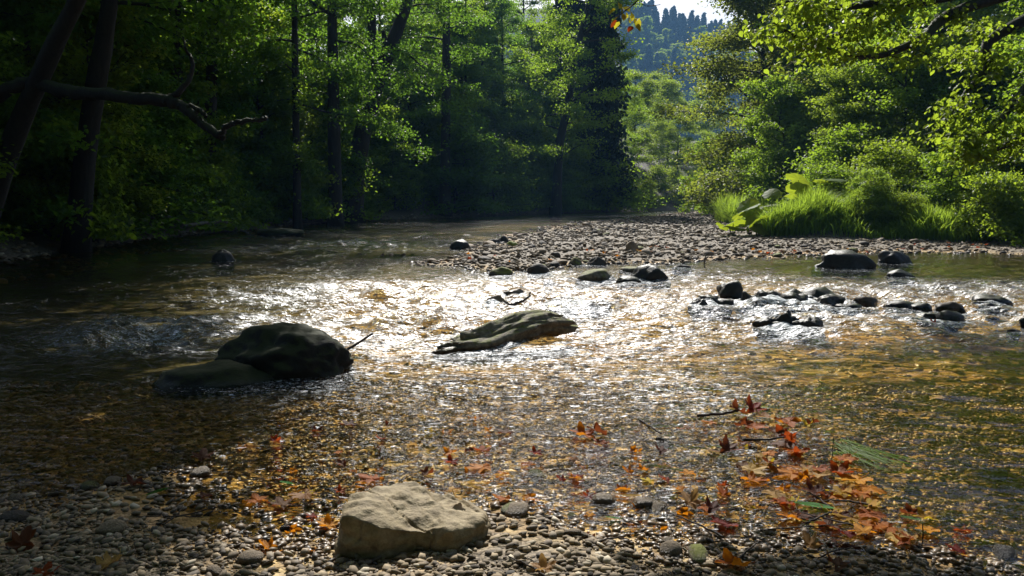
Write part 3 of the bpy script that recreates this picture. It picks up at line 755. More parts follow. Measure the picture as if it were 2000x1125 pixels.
# traced trees of the left bank
def traced(pts, r0, seed, label, H=13, bark=M_BARK, mat=M_LEAF, c0=5, R=3.2, nleaf=16000, forks=(), leaf=.13, group='tall trees with dark trunks on the left bank', parts=True, nlimb=24):
    W = np.array([aty(*q) for q in pts])
    W[0, 2] = float(gz(W[0, 0], W[0, 1])) - .1
    d = W[-1] - W[-2]; d /= np.linalg.norm(d); d = d * .6 + np.array([0, 0, .6]); d /= np.linalg.norm(d)
    q = W[-1]
    while q[2] < H: q = q + d * 2.2; d = d * .8 + np.array([0, 0, .25]); d /= np.linalg.norm(d); W = np.vstack([W, q])
    B = W[0].copy()
    tk, cr = grow(seed, H, r0, c0, R, nleaf, leaf, 'round', nlimb, 7, trunk=W - B, droop=.5)
    t = thing('tree', B, label, 'tree', group)
    rr = np.random.default_rng(seed)
    for f in forks:
        P = spline(np.array([aty(*q[:3]) for q in f[0]]) - B, 18)
        tk.tube(P, np.linspace(f[1], f[2], 18), 8, True, .5, .06, rr)
    obj('trunk', tk.mesh('trunk', bark), t); obj('crown', cr.mesh('crown', mat, False), t)
    return t, B
t1, B1 = traced([(-60, 425, 13.6), (15, 300, 13.4), (72, 165, 13.1), (112, 78, 12.9), (150, 0, 12.7), (215, -170, 12.4)], .19, 401,
    'dark leaning tree with a long mossy branch reaching level over the water', bark=M_BARKM, H=12, c0=5.5,
    )
g = Geo(); rr = np.random.default_rng(2)
def brn(pts, ra, rb, nz=.07):
    P = spline(np.array([aty(*q) for q in pts]) - B1, 26); P += np.concatenate([np.zeros((1, 3)), rr.normal(0, .012, (25, 3))])
    g.tube(P, np.linspace(ra, rb, 26) * (1 + rr.normal(0, nz, 26)), 9, True, .5, .05, rr)
brn([(-30, 205, 12.9), (20, 172, 13.0), (72, 165, 13.1), (150, 182, 12.7), (230, 188, 12.4), (330, 197, 12.2)], .115, .10)
brn([(325, 196, 12.2), (365, 215, 12.1), (400, 246, 12.0), (437, 270, 11.9)], .095, .045)
brn([(428, 266, 11.9), (446, 246, 11.8), (475, 238, 11.7), (520, 229, 11.6)], .042, .03)
brn([(328, 192, 12.2), (358, 172, 12.2), (376, 132, 12.3), (366, 98, 12.3), (356, 70, 12.3)], .055, .012)
brn([(350, 206, 12.1), (385, 212, 12.1), (402, 226, 12.0)], .05, .03)
obj('branch', g.mesh('branch', M_BARKM), t1)['label'] = 'level mossy branch with an upturned broken tip'
traced([(140, 420, 16.3), (168, 290, 16.2), (190, 150, 16), (206, 60, 16), (216, 0, 16), (232, -150, 16)], .23, 402, 'thick dark upright trunk just right of the leaning tree', H=14, bark=M_BARKM)
traced([(95, 420, 19), (118, 300, 19), (131, 110, 19), (142, 0, 19)], .17, 403, 'slender dark trunk between the leaning tree and the thick upright trunk', H=14)
traced([(20, 420, 18), (30, 250, 18), (52, 100, 18), (60, 0, 18)], .10, 404, 'thinnest sapling trunk at the far left of the bank', H=11, nleaf=9000)
for k, (px, y, rr_) in enumerate([(348, 25, .20), (386, 27, .17), (414, 26, .22)]):
    traced([(px - 6, 400, y), (px - 2, 200, y), (px, 90, y), (px + 2, 0, y)], rr_, 410 + k, ['leftmost of three close dark trunks above the mossy branch tip', 'middle of three close dark trunks above the mossy branch tip', 'rightmost of three close dark trunks above the mossy branch tip'][k], H=15, nleaf=15000)
traced([(655, 410, 34), (652, 250, 34), (650, 100, 34), (648, 0, 34)], .30, 421, 'straight dark trunk left of the forked leaning tree', H=17)
traced([(686, 400, 37), (692, 345, 37), (706, 270, 37), (728, 190, 37), (745, 140, 37), (772, 70, 37), (796, 0, 37)], .50, 422, 'dark forked tree leaning right with a second upright stem', H=17, R=3.6,
       forks=[([(742, 150, 37), (730, 110, 37), (726, 50, 37), (724, 0, 37), (722, -80, 37)], .26, .16), ([(745, 140, 37), (752, 90, 37), (748, 60, 37)], .16, .1)])
traced([(868, 410, 46), (870, 250, 46), (872, 110, 46), (872, 0, 46)], .32, 423, 'straight bluish trunk behind the pale leaves of the centre', H=20)
traced([(580, 410, 30), (578, 250, 30), (576, 100, 30), (575, 0, 30)], .16, 424, 'thin straight trunk right of the bright maple spray', H=15)
traced([(1086, 402, 57), (1092, 290, 57), (1106, 220, 57), (1122, 125, 57), (1136, 60, 57), (1152, 0, 57)], .34, 425, 'curved trunk with spreading limbs standing left of the dark spruce', mat=M_LEAF2, H=21, R=4.2, nleaf=26000, leaf=.17, c0=4, nlimb=36,
       forks=[([(1118, 200, 57), (1150, 165, 57), (1190, 132, 57)], .11, .04), ([(1138, 70, 57), (1165, 50, 57), (1200, 30, 57)], .12, .05)])

def L_on_bank(y, off): return xL(y) - off
r = np.random.default_rng(70)
for k, (x, y, sc_) in enumerate([(-11, -4, 1.0), (-7.5, -7, 1.1), (-4, -6, 1.0), (-1, -8, 1.1), (2.5, -6.5, 1.0), (6, -7, 1.1), (9.5, -5, 1.0), (-14, 1, .9), (12.5, -1, .9), (0, -12, 1.2), (-6, -13, 1.2), (7, -13, 1.2), (-6.5, -2.2, .9), (-3.6, -3.6, .9), (5.4, -3.2, .9), (2.2, -4, .9)]):
    plant(TREE[k % 3], x, y, k * 1.1, sc_, 'tree', 'unseen tall tree behind the viewpoint, added to block sky light', 'tree', 'unseen trees added behind the viewpoint')  # unseen trees, added to cut the sky fill from the rear
r = np.random.default_rng(77)
GT, LT = 'forest trees of the left bank', 'leafy tree in the dense shaded forest of the left bank'
# row close to the water, then deeper into the slope
for row, (off, y0, y1, n, kinds, s0) in enumerate([(2.6, 11, 66, 15, SMALL, 1.0), (5.5, 13, 70, 11, TREE, .62), (10, 14, 76, 10, TREE, .6), (16, 16, 84, 10, TREE, .6), (25, 22, 95, 11, TREE, .7)]):
    for k in range(n):
        y = y0 + (y1 - y0) * ((k + r.uniform(.1, .9)) / n) ** 1.1
        x = L_on_bank(y, off * r.uniform(.75, 1.3)) - (0 if y < 45 else 1.5)
        a = math.degrees(math.atan2(x, y))
        if a > 7.8: continue
        far = .92 + y / 400
        mt = [M_LEAF, M_LEAF, M_LEAF2][r.integers(3)] if y < 40 else [M_LEAF, M_LEAF2][r.integers(2)]
        plant(kinds[r.integers(len(kinds))], x, y, r.uniform(0, 6.28), s0 * far * r.uniform(.85, 1.15), 'tree', LT, 'tree', GT, mt)
# shrubs overhanging the left waterline
for k in range(30):
    y = 10 + 60 * ((k + r.uniform(.1, .9)) / 30) ** 1.15; x = L_on_bank(y, r.uniform(.2, 1.3))
    if math.degrees(math.atan2(x, y)) > 8.5: continue
    plant(SHRUB[r.integers(3)], x, y, r.uniform(0, 6.28), r.uniform(.8, 1.2) * (.8 + y / 80), 'shrub', 'dark leafy shrub leaning over the left waterline', 'shrub', 'shrubs along the left waterline', [M_LEAF, M_LEAF2][r.integers(2)], names=('stem', 'foliage'))
for k, (x, y, sc_) in enumerate([(-3.2, 56, .8), (-.8, 62, .85), (1.6, 68, .9), (-2.6, 72, .9), (4.2, 75, .9), (-5, 64, .8), (1.2, 82, 1.0), (6.2, 80, .95)]):
    plant(TREE[(k * 2 + 1) % 3], x, y, k * 1.9, sc_, 'tree', LT, 'tree', GT, [M_LEAF2, M_LEAF][k % 2])
for k, (x, y, sc_) in enumerate([(-9.6, 13.0, .62), (-10.6, 15.5, .8), (-9.8, 18.5, .75), (-11.5, 19, .95), (-10.6, 22.5, .9), (-11.5, 26, 1.0), (-9.4, 30, .9), (-9.0, 36, 1.0), (-12, 33, 1.1), (-8.0, 43, 1.0), (-13, 16, 1.0), (-9.5, 31.5, .8), (-9.0, 35.5, .9), (-8.7, 38.5, .9)]):
    plant(SMALL[k % 2], x, y, k * 1.9, sc_, 'tree', 'young leafy tree at the foot of the left forest edge', 'tree', 'young trees of the left forest edge', [M_LEAF2, M_LEAF, M_LIME][k % 3])
for k, (x, y, sc_) in enumerate([(-11, 50, .85), (-9, 55, .8), (-14, 58, .95), (-7, 60, .85)]):
    plant(TREE[k % 3], x, y, k * 1.3, sc_, 'tree', LT, 'tree', GT, M_LEAF2)
# dark spruce and its neighbour
plant(SPRUCE, 7.3, 66, .4, 1.08, 'spruce_tree', 'tall dark spruce at the bend of the river', 'spruce', None)
plant(SPRUCE, 5.2, 74, 2.4, 1.1, 'spruce_tree', 'second dark spruce half hidden behind the leafy tree', 'spruce', None)
# light green trees round the bend
LIGHT = proto('l', M_LIME, seed=12, H=13, r0=.18, c0=.8, R=4.0, nleaf=22000, leaf=.19, nlimb=34, spread=.36)
for k, (x, y, s, lb, m) in enumerate([(14.0, 92, .80, 'bright green tree with a round top under the far hill', M_LIME), (19.5, 100, .82, 'bright green tree at the bend with a bare limb showing', M_LIME), (17.5, 84, .62, 'low bright green tree hanging over the far water', M_LIME),
        (25.5, 104, .9, 'bright green tree half hidden by the olive tree', M_LIME), (10.2, 80, .8, 'yellow green tree beside the dark spruce', M_LEAF2), (22, 122, .85, 'pale green tree furthest round the bend', M_LIME), (21.5, 88, .55, 'small bright green tree low at the end of the gravel', M_LIME)]):
    plant(LIGHT, x, y, k * 1.3, s, 'tree', lb, 'tree', 'bright trees round the bend', m)
for k, (x, y, s) in enumerate([(13.5, 76, 1.1), (17.0, 79, 1.0), (20, 84, 1.1), (12.0, 72.5, .8)]):
    plant(SHRUB[k % 3], x, y, k * 2.0, s, 'shrub', 'sunlit bush at the far waterline under the bright trees', 'shrub', 'far sunlit bushes', M_LIME, names=('stem', 'foliage'))

# right bank
OL = proto('o', M_OLIVE, seed=14, H=15, r0=.2, c0=.6, R=4.0, nleaf=44000, leaf=.18, nlimb=46, spread=.40)
plant(OL, 13.8, 44, .3, 1.0, 'tree', 'tall olive brown tree leaning over the gravel end', 'tree', None, M_OLIVE)
plant(OL, 16.4, 39, 2.1, 1.0, 'tree', 'olive tree behind the tall grass, darker than its neighbour', 'tree', None, M_LEAF2)
plant(OL, 18.6, 57, 4.0, 1.05, 'tree', 'olive tree furthest along the right bank', 'tree', None, M_OLIVE)
plant(SMALL[0], 11.3, 34, 1.0, .8, 'tree', 'small leafy tree with bare twigs above the grass', 'tree', None, M_LEAF2)
plant(SMALL[1], 12.6, 50, 2.0, .8, 'tree', 'low bushy tree at the end of the gravel', 'tree', None, M_LEAF2)
GR, LR = 'dark trees of the right bank', 'dense dark tree on the slope of the right bank'
r = np.random.default_rng(5)
for k, (x, y, s, kd) in enumerate([(16, 34, .72, 0), (19, 35, .75, 2), (22.5, 34, .75, 1), (26, 35, .8, 0), (18, 40, .8, 1), (22, 42, .85, 2), (27, 42, .85, 0), (20, 49, .9, 1), (25, 52, .95, 0), (32, 50, 1.0, 2), (22, 60, 1.0, 1), (30, 64, 1.05, 0), (28, 78, 1.1, 1), (36, 92, 1.15, 2), (30, 40, .9, 1)]):
    plant(TREE[kd], x, y, r.uniform(0, 6.28), s, 'tree', LR, 'tree', GR, [M_LEAF, M_LEAF2][k % 2])
for k, (x, y, s, m) in enumerate([(11.0, 27, 1.0, M_LEAF2), (12.6, 25, 1.1, M_LIME), (14.8, 25.5, 1.15, M_LEAF), (10.6, 23.4, .75, M_LIME), (12.4, 21.6, .85, M_LEAF2), (14.4, 22, 1.0, M_LEAF2), (16.6, 22.6, 1.1, M_LEAF), (11.6, 18.8, .62, M_LIME), (13.3, 18.9, .8, M_LIME), (14.9, 19.5, .95, M_LEAF2), (12.2, 17.0, .55, M_LEAF2), (10.9, 31, 1.0, M_LEAF2), (18.5, 24.5, 1.25, M_LEAF2), (13.2, 15.6, .9, M_LIME), (12.0, 36.5, .9, M_LEAF2), (13.6, 45, 1.1, M_LIME), (10.2, 21.6, .5, M_LIME), (11.2, 20.6, .55, M_LEAF2), (12.4, 20, .6, M_LIME), (13.6, 19.6, .6, M_LIME), (14.6, 20.4, .8, M_LIME), (9.4, 24, .6, M_LEAF2), (15.8, 21, 1.0, M_LIME)]):
    plant(SHRUB[k % 3], x, y, k * 1.7, s, 'shrub', 'leafy sunlit shrub on the right bank above the grass', 'shrub', 'shrubs of the right bank', m, names=('stem', 'foliage'))

for k, (x, y, sc_, m) in enumerate([(13.5, 27.5, .8, M_LEAF2), (15.5, 26.5, .85, M_LIME), (17.8, 27.5, .95, M_LEAF2), (20, 28, 1.0, M_LEAF2), (14.6, 30.5, .95, M_LEAF2), (17, 31.5, 1.05, M_LIME), (12.8, 30.5, .75, M_LIME), (22.5, 29.5, 1.1, M_LEAF2), (16.2, 23.6, .8, M_LEAF2), (18.4, 24.4, .85, M_LEAF), (11.8, 28.5, .55, M_LIME), (13.4, 37.5, .95, M_LEAF2), (14.2, 34, .95, M_LEAF2)]):
    plant(SMALL[k % 2], x, y, k * 2.3, sc_, 'tree', 'young sunlit tree in the green wall of the right bank', 'tree', 'young trees of the right bank', m)
# near trees standing out of view whose boughs hang over the river
def bough_tree(B, hub, label, boughs, seed, leaf, mat, r0=.22, group=None):
    """trunk at B; boughs = list of (points, n leaves, spread, twig length)"""
    r = np.random.default_rng(seed); tk, cr = Geo(), Geo(); B = np.array(B, float)
    tk.tube(spline([(0, 0, -.1), np.array(hub) * .5 - B * .5 + r.normal(0, .1, 3), np.array(hub) - B], 14), np.linspace(r0, r0 * .5, 14), 10, True, .5, .05, r)
    for pts, n, sp, tl in boughs:
        P = spline(np.vstack([[hub], pts]) - B, 20)
        tk.tube(P, np.linspace(min(.10, r0 * .5), .012, 20), 7, True, .5, .05, r)
        A_, B_ = [], []
        for j in range(max(14, n // 70)):
            q = P[int(19 * r.uniform(.30, 1))]; d = r.normal(0, 1, 3); d[2] = d[2] * .45 - .2; d /= np.linalg.norm(d)
            e = q + d * tl * r.uniform(.4, 1.1); tk.tube(np.stack([q, (q + e) / 2 + r.normal(0, .03, 3), e]), np.array([.009, .006, .003]), 4, False)
            A_.append(q); B_.append(e)
        A_, B_ = np.array(A_), np.array(B_); k = r.choice(len(A_), n); s_ = r.random(n)[:, None] ** .6
        Lp = A_[k] + (B_[k] - A_[k]) * s_ + r.normal(0, sp, (n, 3)) * np.array([1, 1, .5])
        leaves(cr, Lp, leaf, r, .7, .55, np.clip(.5 * r.random(n) + .5 * r.random(len(A_))[k], 0, 1))
    t = thing('tree', B, label, 'tree', group)
    obj('trunk', tk.mesh('trunk', M_BARKM), t); obj('crown', cr.mesh('crown', mat, False), t)
    return t
# right bank tree whose lime spray fills the upper right
def A3(*a): return aty(*a)
bough_tree((11.9, 11.8, float(gz(11.9, 11.8))), (9.6, 11.6, 4.6), 'tree on the right bank hanging a lime green spray over the river',
    [([A3(1900, 10, 11), A3(1800, 75, 10.6), A3(1700, 112, 10.2), A3(1610, 92, 10.0)], 900, .10, .6),
     ([A3(1850, -60, 10.8), A3(1720, 0, 10.4), A3(1640, 15, 10.2), A3(1560, 20, 10.0)], 1100, .12, .7),
     ([A3(1760, 10, 10.8), A3(1660, 60, 10.4), A3(1580, 80, 10.2), A3(1510, 45, 10.0)], 900, .12, .6),
     ([A3(1900, -120, 10.8), A3(1750, -70, 10.2), A3(1650, -40, 9.9), A3(1520, 10, 9.7)], 1000, .14, .7),
     ([A3(1960, 60, 11.4), A3(1930, 130, 11.2), A3(1880, 190, 11), A3(1860, 240, 10.8)], 800, .12, .5),
     ([A3(2060, 120, 10.8), A3(1990, 190, 10.6), A3(1940, 250, 10.4), A3(1890, 270, 10.3)], 900, .12, .5),
     ([A3(2080, 220, 10.8), A3(2010, 260, 10.6), A3(1950, 290, 10.4), A3(1900, 300, 10.3)], 700, .10, .4)], 501, .078, M_LIME, .26)
# boughs grown over the water so that the bank's shade lies where the photograph has it
def roof(targets, hub, r, n, sp, tl):
    out = []
    for (x, y, z) in targets:
        q = np.array([x, y, 0.0]) + np.array(sv[:]) / sv[2] * z
        m_ = (np.array(hub) * .45 + q * .55) + np.array([r.normal(0, .2), r.normal(0, .2), .5])
        out.append(([m_, q * .8 + m_ * .2 + np.array([0, 0, .15]), q], n, sp, tl))
    return out
r = np.random.default_rng(61)
def edge(y): return IY(y, [1.5, 3, 4, 4.8, 5.6, 8, 12, 18], [-.75, -1.15, -1.3, -1.05, -1.9, -3.0, -4.9, -6.4])
TG = []
for y in np.arange(1.6, 8.2, .62):
    x = edge(y) - .45
    while x > -.66 * y - 1.6:
        TG.append((x + r.normal(0, .12), y + r.normal(0, .15), 4.9 + .25 * y * .6 + r.uniform(-.4, .7))); x -= .85
bough_tree((-6.4, 3.2, float(gz(-6.4, 3.2))), (-5.4, 5.6, 6.0), 'tall maple on the near left shore whose boughs roof the shaded water', roof(TG, (-5.4, 5.6, 6.0), r, 700, .2, .62), 502, .15, M_LEAF, .24)
TG = []
for y in np.arange(8.6, 17.5, 1.1):
    x = edge(y) - .7
    while x > -10.5:
        TG.append((x + r.normal(0, .2), y + r.normal(0, .2), 6.2 + .25 * y * .7 + r.uniform(-.5, .9))); x -= 1.35
bough_tree((-11, 12.4, float(gz(-11, 12.4))), (-9.2, 15.5, 8.2), 'tall tree outside the left edge reaching over the dark water', roof(TG, (-9.2, 15.5, 8.2), r, 330, .32, .95), 504, .17, M_LEAF, .3)
TG = [(x + r.normal(0, .25), y + r.normal(0, .2), 0) for x in np.arange(-4.4, 4.6, 1.05) for y in np.arange(-1.6, 3.3, 1.0)]  # overhead canopy out of view, added to darken the near shore's ambient light
bough_tree((-4.4, -2.6, float(gz(-4.4, -2.6))), (-2.6, -1.2, 5.0), 'unseen broad tree added behind the viewpoint, its boughs blocking sky light over the near shore', [([np.array([x * .5 - 1.3, y * .5 - .6, 5.6]), np.array([x, y, 5.0 + r.uniform(-.3, .9)])], 420, .3, .8) for x, y, _ in TG], 505, .16, M_LEAF, .26)
# right: near shore tree, its boughs throw the shade at the lower right
TG = [(x, y, 4.0 + r.uniform(-.3, .5)) for x, y in [(2.3, 3.3), (2.55, 3.2), (2.5, 2.95), (2.15, 2.8), (1.95, 2.4), (1.7, 2.05), (.6, 1.98), (.9, 1.98), (1.25, 1.9), (.35, 1.95), (2.8, 3.35), (3.1, 3.3), (3.6, 3.2), (2.4, 2.7), (2.9, 2.6), (2.1, 2.2), (2.6, 2.2), (1.9, 1.85), (1.5, 1.6), (1.1, 1.7), (.8, 1.65), (.45, 1.72), (2.2, 1.7)]]
t = bough_tree((4.6, 2.6, float(gz(4.6, 2.6))), (4.2, 4.4, 4.6), 'tree on the near right shore throwing shade on the shallows', roof(TG, (4.2, 4.4, 4.6), r, 680, .14, .38), 503, .12, M_LEAF, .2)
# its hanging yellow sprig in front of the far hill
g, g2 = Geo(), Geo(); B = np.array(t.location)
P = spline(np.array([(1.2, 5.45, 4.4), (1.0, 5.3, 3.3), A3(1262, -40, 5.2), A3(1246, 0, 5.15), A3(1222, 20, 5.1), A3(1206, 34, 5.1)]) - B, 16)
g.tube(P, np.linspace(.007, .003, 16), 5); g.tube(spline(np.array([A3(1250, -20, 5.15), A3(1257, 10, 5.15), A3(1290, 9, 5.15)]) - B, 8), .0022, 4)
rr = np.random.default_rng(9)
pts = np.array([A3(px, py, 5.1 + rr.normal(0, .06)) for px, py in [(1206, 2), (1212, 8), (1203, 18), (1214, 22), (1224, 24), (1232, 22), (1228, 32), (1240, 36), (1246, 36), (1238, 44), (1206, 34), (1210, 42), (1220, 30), (1216, 14), (1234, 28)]]) - B
obj('hanging_twig', g.mesh('hanging_twig', M_TWIG), t)['label'] = 'thin twig hanging in front of the far hill'
for k, q in enumerate(pts):
    g2 = Geo(); leaves(g2, q[None], .066, rr, .9, .9); obj('leaf', g2.mesh('leaf', M_YELLOW, False), t)['label'] = 'yellowing leaf of the hanging sprig'
for px, py in ((1236, 51), (1205, 40)):
    g2 = Geo(); leaves(g2, A3(px, py, 5.1)[None] - B, .062, rr, 1.2, 1.2); obj('leaf', g2.mesh('leaf', M_REDLEAF, False), t)['label'] = 'red leaf at the end of the hanging sprig'

# ------------------------------------------------------------------ far hill with its forest
def hz(x, y):
    az = x / y
    crest = IY(az, [-.1, .10, .16, .255, .34, .6], [125, 118, 112, 97, 96, 110])
    return -2 + crest * sstep(300, 520, y) * (1 - .3 * sstep(520, 720, y)) + 3 * fbm(x * .02, y * .02, 0, 4, 3)
hx = np.linspace(-60, 330, 60); hy = np.linspace(300, 740, 60)
V, Q, _, _ = grid(hx, hy, hz); tag(obj('hill', mesh('hill', V, [Q], hill_mat())), kind='structure')
FIR = spruce(8, 19, 4.6, 120, 9)
FARB = proto('fb', M_LIME, seed=31, H=15, r0=.3, c0=1, R=4.6, nleaf=5000, leaf=.55, nlimb=30, spread=.4)
r = np.random.default_rng(3)
cand = []
for k in range(190):
    y = 335 + 200 * r.random() ** .8; az = r.uniform(.128, .285); cand.append((az * y, y))
for k in range(16): cand.append(((.13 + .0095 * k + r.normal(0, .002)) * 522, 522 + r.uniform(-6, 8)))
for x, y in cand:
    if y < 480 and r.random() < .5:
        plant(FARB, x, y, r.uniform(0, 6.28), r.uniform(.7, 1.1), 'tree', 'pale green broadleaf tree among firs on the far blue hill', 'tree', 'broadleaf trees on the far hill', [M_LIME, M_LEAF2][r.integers(2)], z=float(hz(x, y)) - .3)
    else:
        plant(FIR, x, y, r.uniform(0, 6.28), r.uniform(.65, 1.15), 'fir_tree', 'hazy blue fir on the far hill', 'fir tree', 'firs on the far hill', M_FIRFAR, z=float(hz(x, y)) - .3)

# ------------------------------------------------------------------ tall grass, giant leaves
def blades(name, X, Y, H, seed, lean=.5, wid=.012):
    r = np.random.default_rng(seed); n = len(X); Z = gz(X, Y) - .03
    an = r.uniform(0, 2 * PI, n); b = r.uniform(.1, 1, n) * lean; w = wid * r.uniform(.6, 1.4, n)
    D = np.stack([np.cos(an), np.sin(an), np.zeros(n)], -1); S = np.stack([-np.sin(an), np.cos(an), np.zeros(n)], -1)
    V = []
    for t, ww in ((0, 1), (.4, .9), (.75, .6), (1, .02)):
        c = np.stack([X, Y, Z], -1) + D * (b * H * t ** 2)[:, None] + np.array([0, 0, 1]) * (H * (t - .35 * b * t ** 3))[:, None]
        V += [c - S * (w * ww)[:, None], c + S * (w * ww)[:, None]]
    V = np.stack(V, 1)
    k = np.arange(n)[:, None] * 8
    Q = np.concatenate([k + np.array([0, 1, 3, 2]) + 2 * i for i in range(3)])
    o = obj(name, mesh(name, V.reshape(-1, 3), [Q], M_GRASS, False, {'tone': np.repeat(r.random(n), 8)})); tag(o, kind='stuff'); return o
r = np.random.default_rng(15)
def clump(n, cx, cy, sx, sy): return cx + sx * r.normal(0, .5, n), cy + sy * r.normal(0, .5, n)
GX, GY, GH = [], [], []
for n, cx, cy, sx, sy, h in [(8000, 8.6, 21.2, 1.7, .9, .55), (3500, 7.4, 20.8, .7, .5, .5), (5500, 9.3, 33, 1.4, 3.0, .8), (2500, 8.4, 31, .6, 2, .6), (6000, 10.4, 20.0, 1.6, .8, .48), (6500, 12.4, 19.0, 2.2, .8, .45), (1800, 10.6, 26, 1.2, 1.6, .7), (1500, 15.3, 66, 1.6, 4, .8), (2600, 13.2, 18.2, 1.6, .4, .3), (3000, 15, 18.8, 2, .8, .45)]:
    x, y = clump(n, cx, cy, sx, sy); GX.append(x); GY.append(y); GH.append(h * r.uniform(.55, 1.15, n))
GX, GY, GH = map(np.concatenate, (GX, GY, GH)); k = GX > xG(GY) - .35
GH = GH * 1.2 * (1 + .6 * fbm(GX * 1.6, GY * 1.6, 0, 51, 2))
blades('grass', GX[k], GY[k], GH[k], 4, .95)

rr = np.random.default_rng(23)
for k in range(26):                         # broad weeds that break up the edge of the grass
    x = rr.uniform(9.0, 14.8); y = IY(x, [6.7, 10.5, 12.6, 15], [20.6, 19.2, 18.3, 18.2]) + rr.uniform(-.1, 1.3)
    plant(SHRUB[k % 3], x, y, rr.uniform(0, 6.28), rr.uniform(.2, .42), 'weed', 'low leafy weed among the grass at the gravel edge', 'weed', 'weeds along the grass edge', [M_LIME, M_LEAF2, M_GRASS][k % 3], names=('stem', 'foliage'))
def giant_leaf(R, seed):
    r = np.random.default_rng(seed); na, nr = 40, 7; g = Geo()
    th = np.linspace(0, 2 * PI, na, endpoint=False); V = [[0, 0, 0]]
    for i in range(1, nr + 1):
        q = i / nr
        out_ = R * (1 + .06 * np.sin(th * 9 + seed) + .03 * np.sin(th * 17)) * (1 - .55 * np.exp(-((np.mod(th, 2 * PI) - PI) / .35) ** 2))
        z = .22 * R * q ** 2 * np.cos(2 * th + seed) * .5 - .16 * R * q ** 2 + .05 * R * q * np.abs(np.sin(th * 4.5)) + r.normal(0, .01 * R, na)
        V += list(np.stack([out_ * q * np.cos(th), out_ * q * np.sin(th), z], -1))
    V = np.array(V); j = np.arange(na); T = np.stack([np.zeros(na, int), 1 + j, 1 + (j + 1) % na], -1); Q = []
    for i in range(nr - 1):
        a = 1 + i * na; Q.append(np.stack([a + j, a + na + j, a + na + (j + 1) % na, a + (j + 1) % na], -1))
    t = np.concatenate([[1], np.tile(.35 + .6 * np.abs(np.cos(th * 4.5)) ** 8, nr)])
    g.add(V, np.concatenate(Q), T, t); return g.mesh('leaf', M_BUTTER)
GL = [giant_leaf(.36, s) for s in (1, 2, 3)]
BUT = [(1432, 436, 20.8, .85, .9, 'giant leaved plant low at the gravel edge'), (1462, 405, 21.5, 1.1, -.5, 'giant leaved plant with a bright sunlit leaf between the two grass clumps'), (1478, 432, 20.6, .95, .3, 'giant leaved plant showing a pale drooping leaf at the grass edge'),
       (1508, 378, 22.0, .9, .4, 'giant leaved plant behind the left end of the near grass clump'), (1560, 352, 22.8, 1.25, -.2, 'giant leaved plant with flat leaves over the near grass clump'), (1622, 350, 22.8, 1.3, .6, 'giant leaved plant holding one upright lime leaf above the grass'), (1668, 362, 22.4, 1.1, .2, 'giant leaved plant at the right over the near grass clump')]
for k, (px, py, y, s, tl, lb) in enumerate(BUT):
    q = aty(px, py, y); z0 = float(gz(q[0], q[1])); t = thing('giant_leaved_plant', (q[0], q[1], z0), lb, 'plant', 'giant leaved plants by the grass')
    rr = np.random.default_rng(k + 40)
    for j in range(3):
        off = np.array([rr.normal(0, .22), rr.normal(0, .2), (q[2] - z0) * (1 if j == 0 else rr.uniform(.55, .9))])
        if j == 0: off[:2] = 0
        g = Geo(); g.tube(spline([(0, 0, -.05), off * .55 + np.array([0, 0, .05]), off], 7), np.linspace(.018, .010, 7), 6, True, .6)
        obj('stalk', g.mesh('stalk', M_BUTTER), t)
        o = obj('leaf', GL[(k + j) % 3], t, off); o.scale = (s * rr.uniform(.8, 1.05),) * 3; o.rotation_euler = (rad(-25) + tl * .7 * rr.uniform(.3, 1.2), rr.normal(0, .3), rr.uniform(0, 6.28))

# ------------------------------------------------------------------ fallen leaves
def maple(seed, bend, axis, n=60, rings=6):
    r = np.random.default_rng(seed)
    th = np.linspace(-PI, PI, n, endpoint=False)
    R = np.full(n, .40); vein = np.zeros(n)
    for a, Ln, w in ((0, 1, .52), (.96, .88, .50), (-.96, .88, .50), (1.92, .62, .46), (-1.92, .62, .46)):
        d = np.abs(np.angle(np.exp(1j * (th - a)))); q = np.clip(1 - d / w, 0, 1)
        R = np.maximum(R, .40 + (Ln - .40) * q ** .8 * (1 + .16 * np.sin(d * 26) * (q < .9))); vein = np.maximum(vein, (d < .06))
    V, t = [[0, 0, 0]], [1.0]
    for i in range(1, rings + 1):
        q = i / rings; rr = R * q
        z = .05 * np.sin(th * 3 + seed) * q + r.normal(0, .016, n) * q + .045 * q * np.cos(th * 5) - .06 * q * vein
        V += list(np.stack([rr * np.sin(th), rr * np.cos(th), z], -1)); t += list(vein * (1.05 - q * .6))
    V = np.array(V); V[:, 1] -= .25
    j = np.arange(n); T = np.stack([np.zeros(n, int), 1 + (j + 1) % n, 1 + j], -1); Q = []
    for i in range(rings - 1):
        a = 1 + i * n; Q.append(np.stack([a + j, a + (j + 1) % n, a + n + (j + 1) % n, a + n + j], -1))
    Q = np.concatenate(Q); nb = len(V)
    s = np.linspace(0, 1, 6); st = np.stack([.08 * s * np.sin(seed), -.25 - .75 * s, .03 + .14 * s ** 2], -1)
    g = Geo(); g.add(V, Q, T, np.array(t)); g.tube(st, .014, 5, True, .8)
    V = np.concatenate(g.V)
    c, sn = math.cos(axis), math.sin(axis); u = V[:, 0] * c + V[:, 1] * sn; w_ = -V[:, 0] * sn + V[:, 1] * c; z = V[:, 2]
    if bend > 0:
        Rb = 1 / bend; u2 = (Rb - z) * np.sin(u / Rb); z2 = Rb - (Rb - z) * np.cos(u / Rb)
    else: u2, z2 = u, z
    V = np.stack([u2 * c - w_ * sn, u2 * sn + w_ * c, z2], -1)
    g.V = [V]; return g
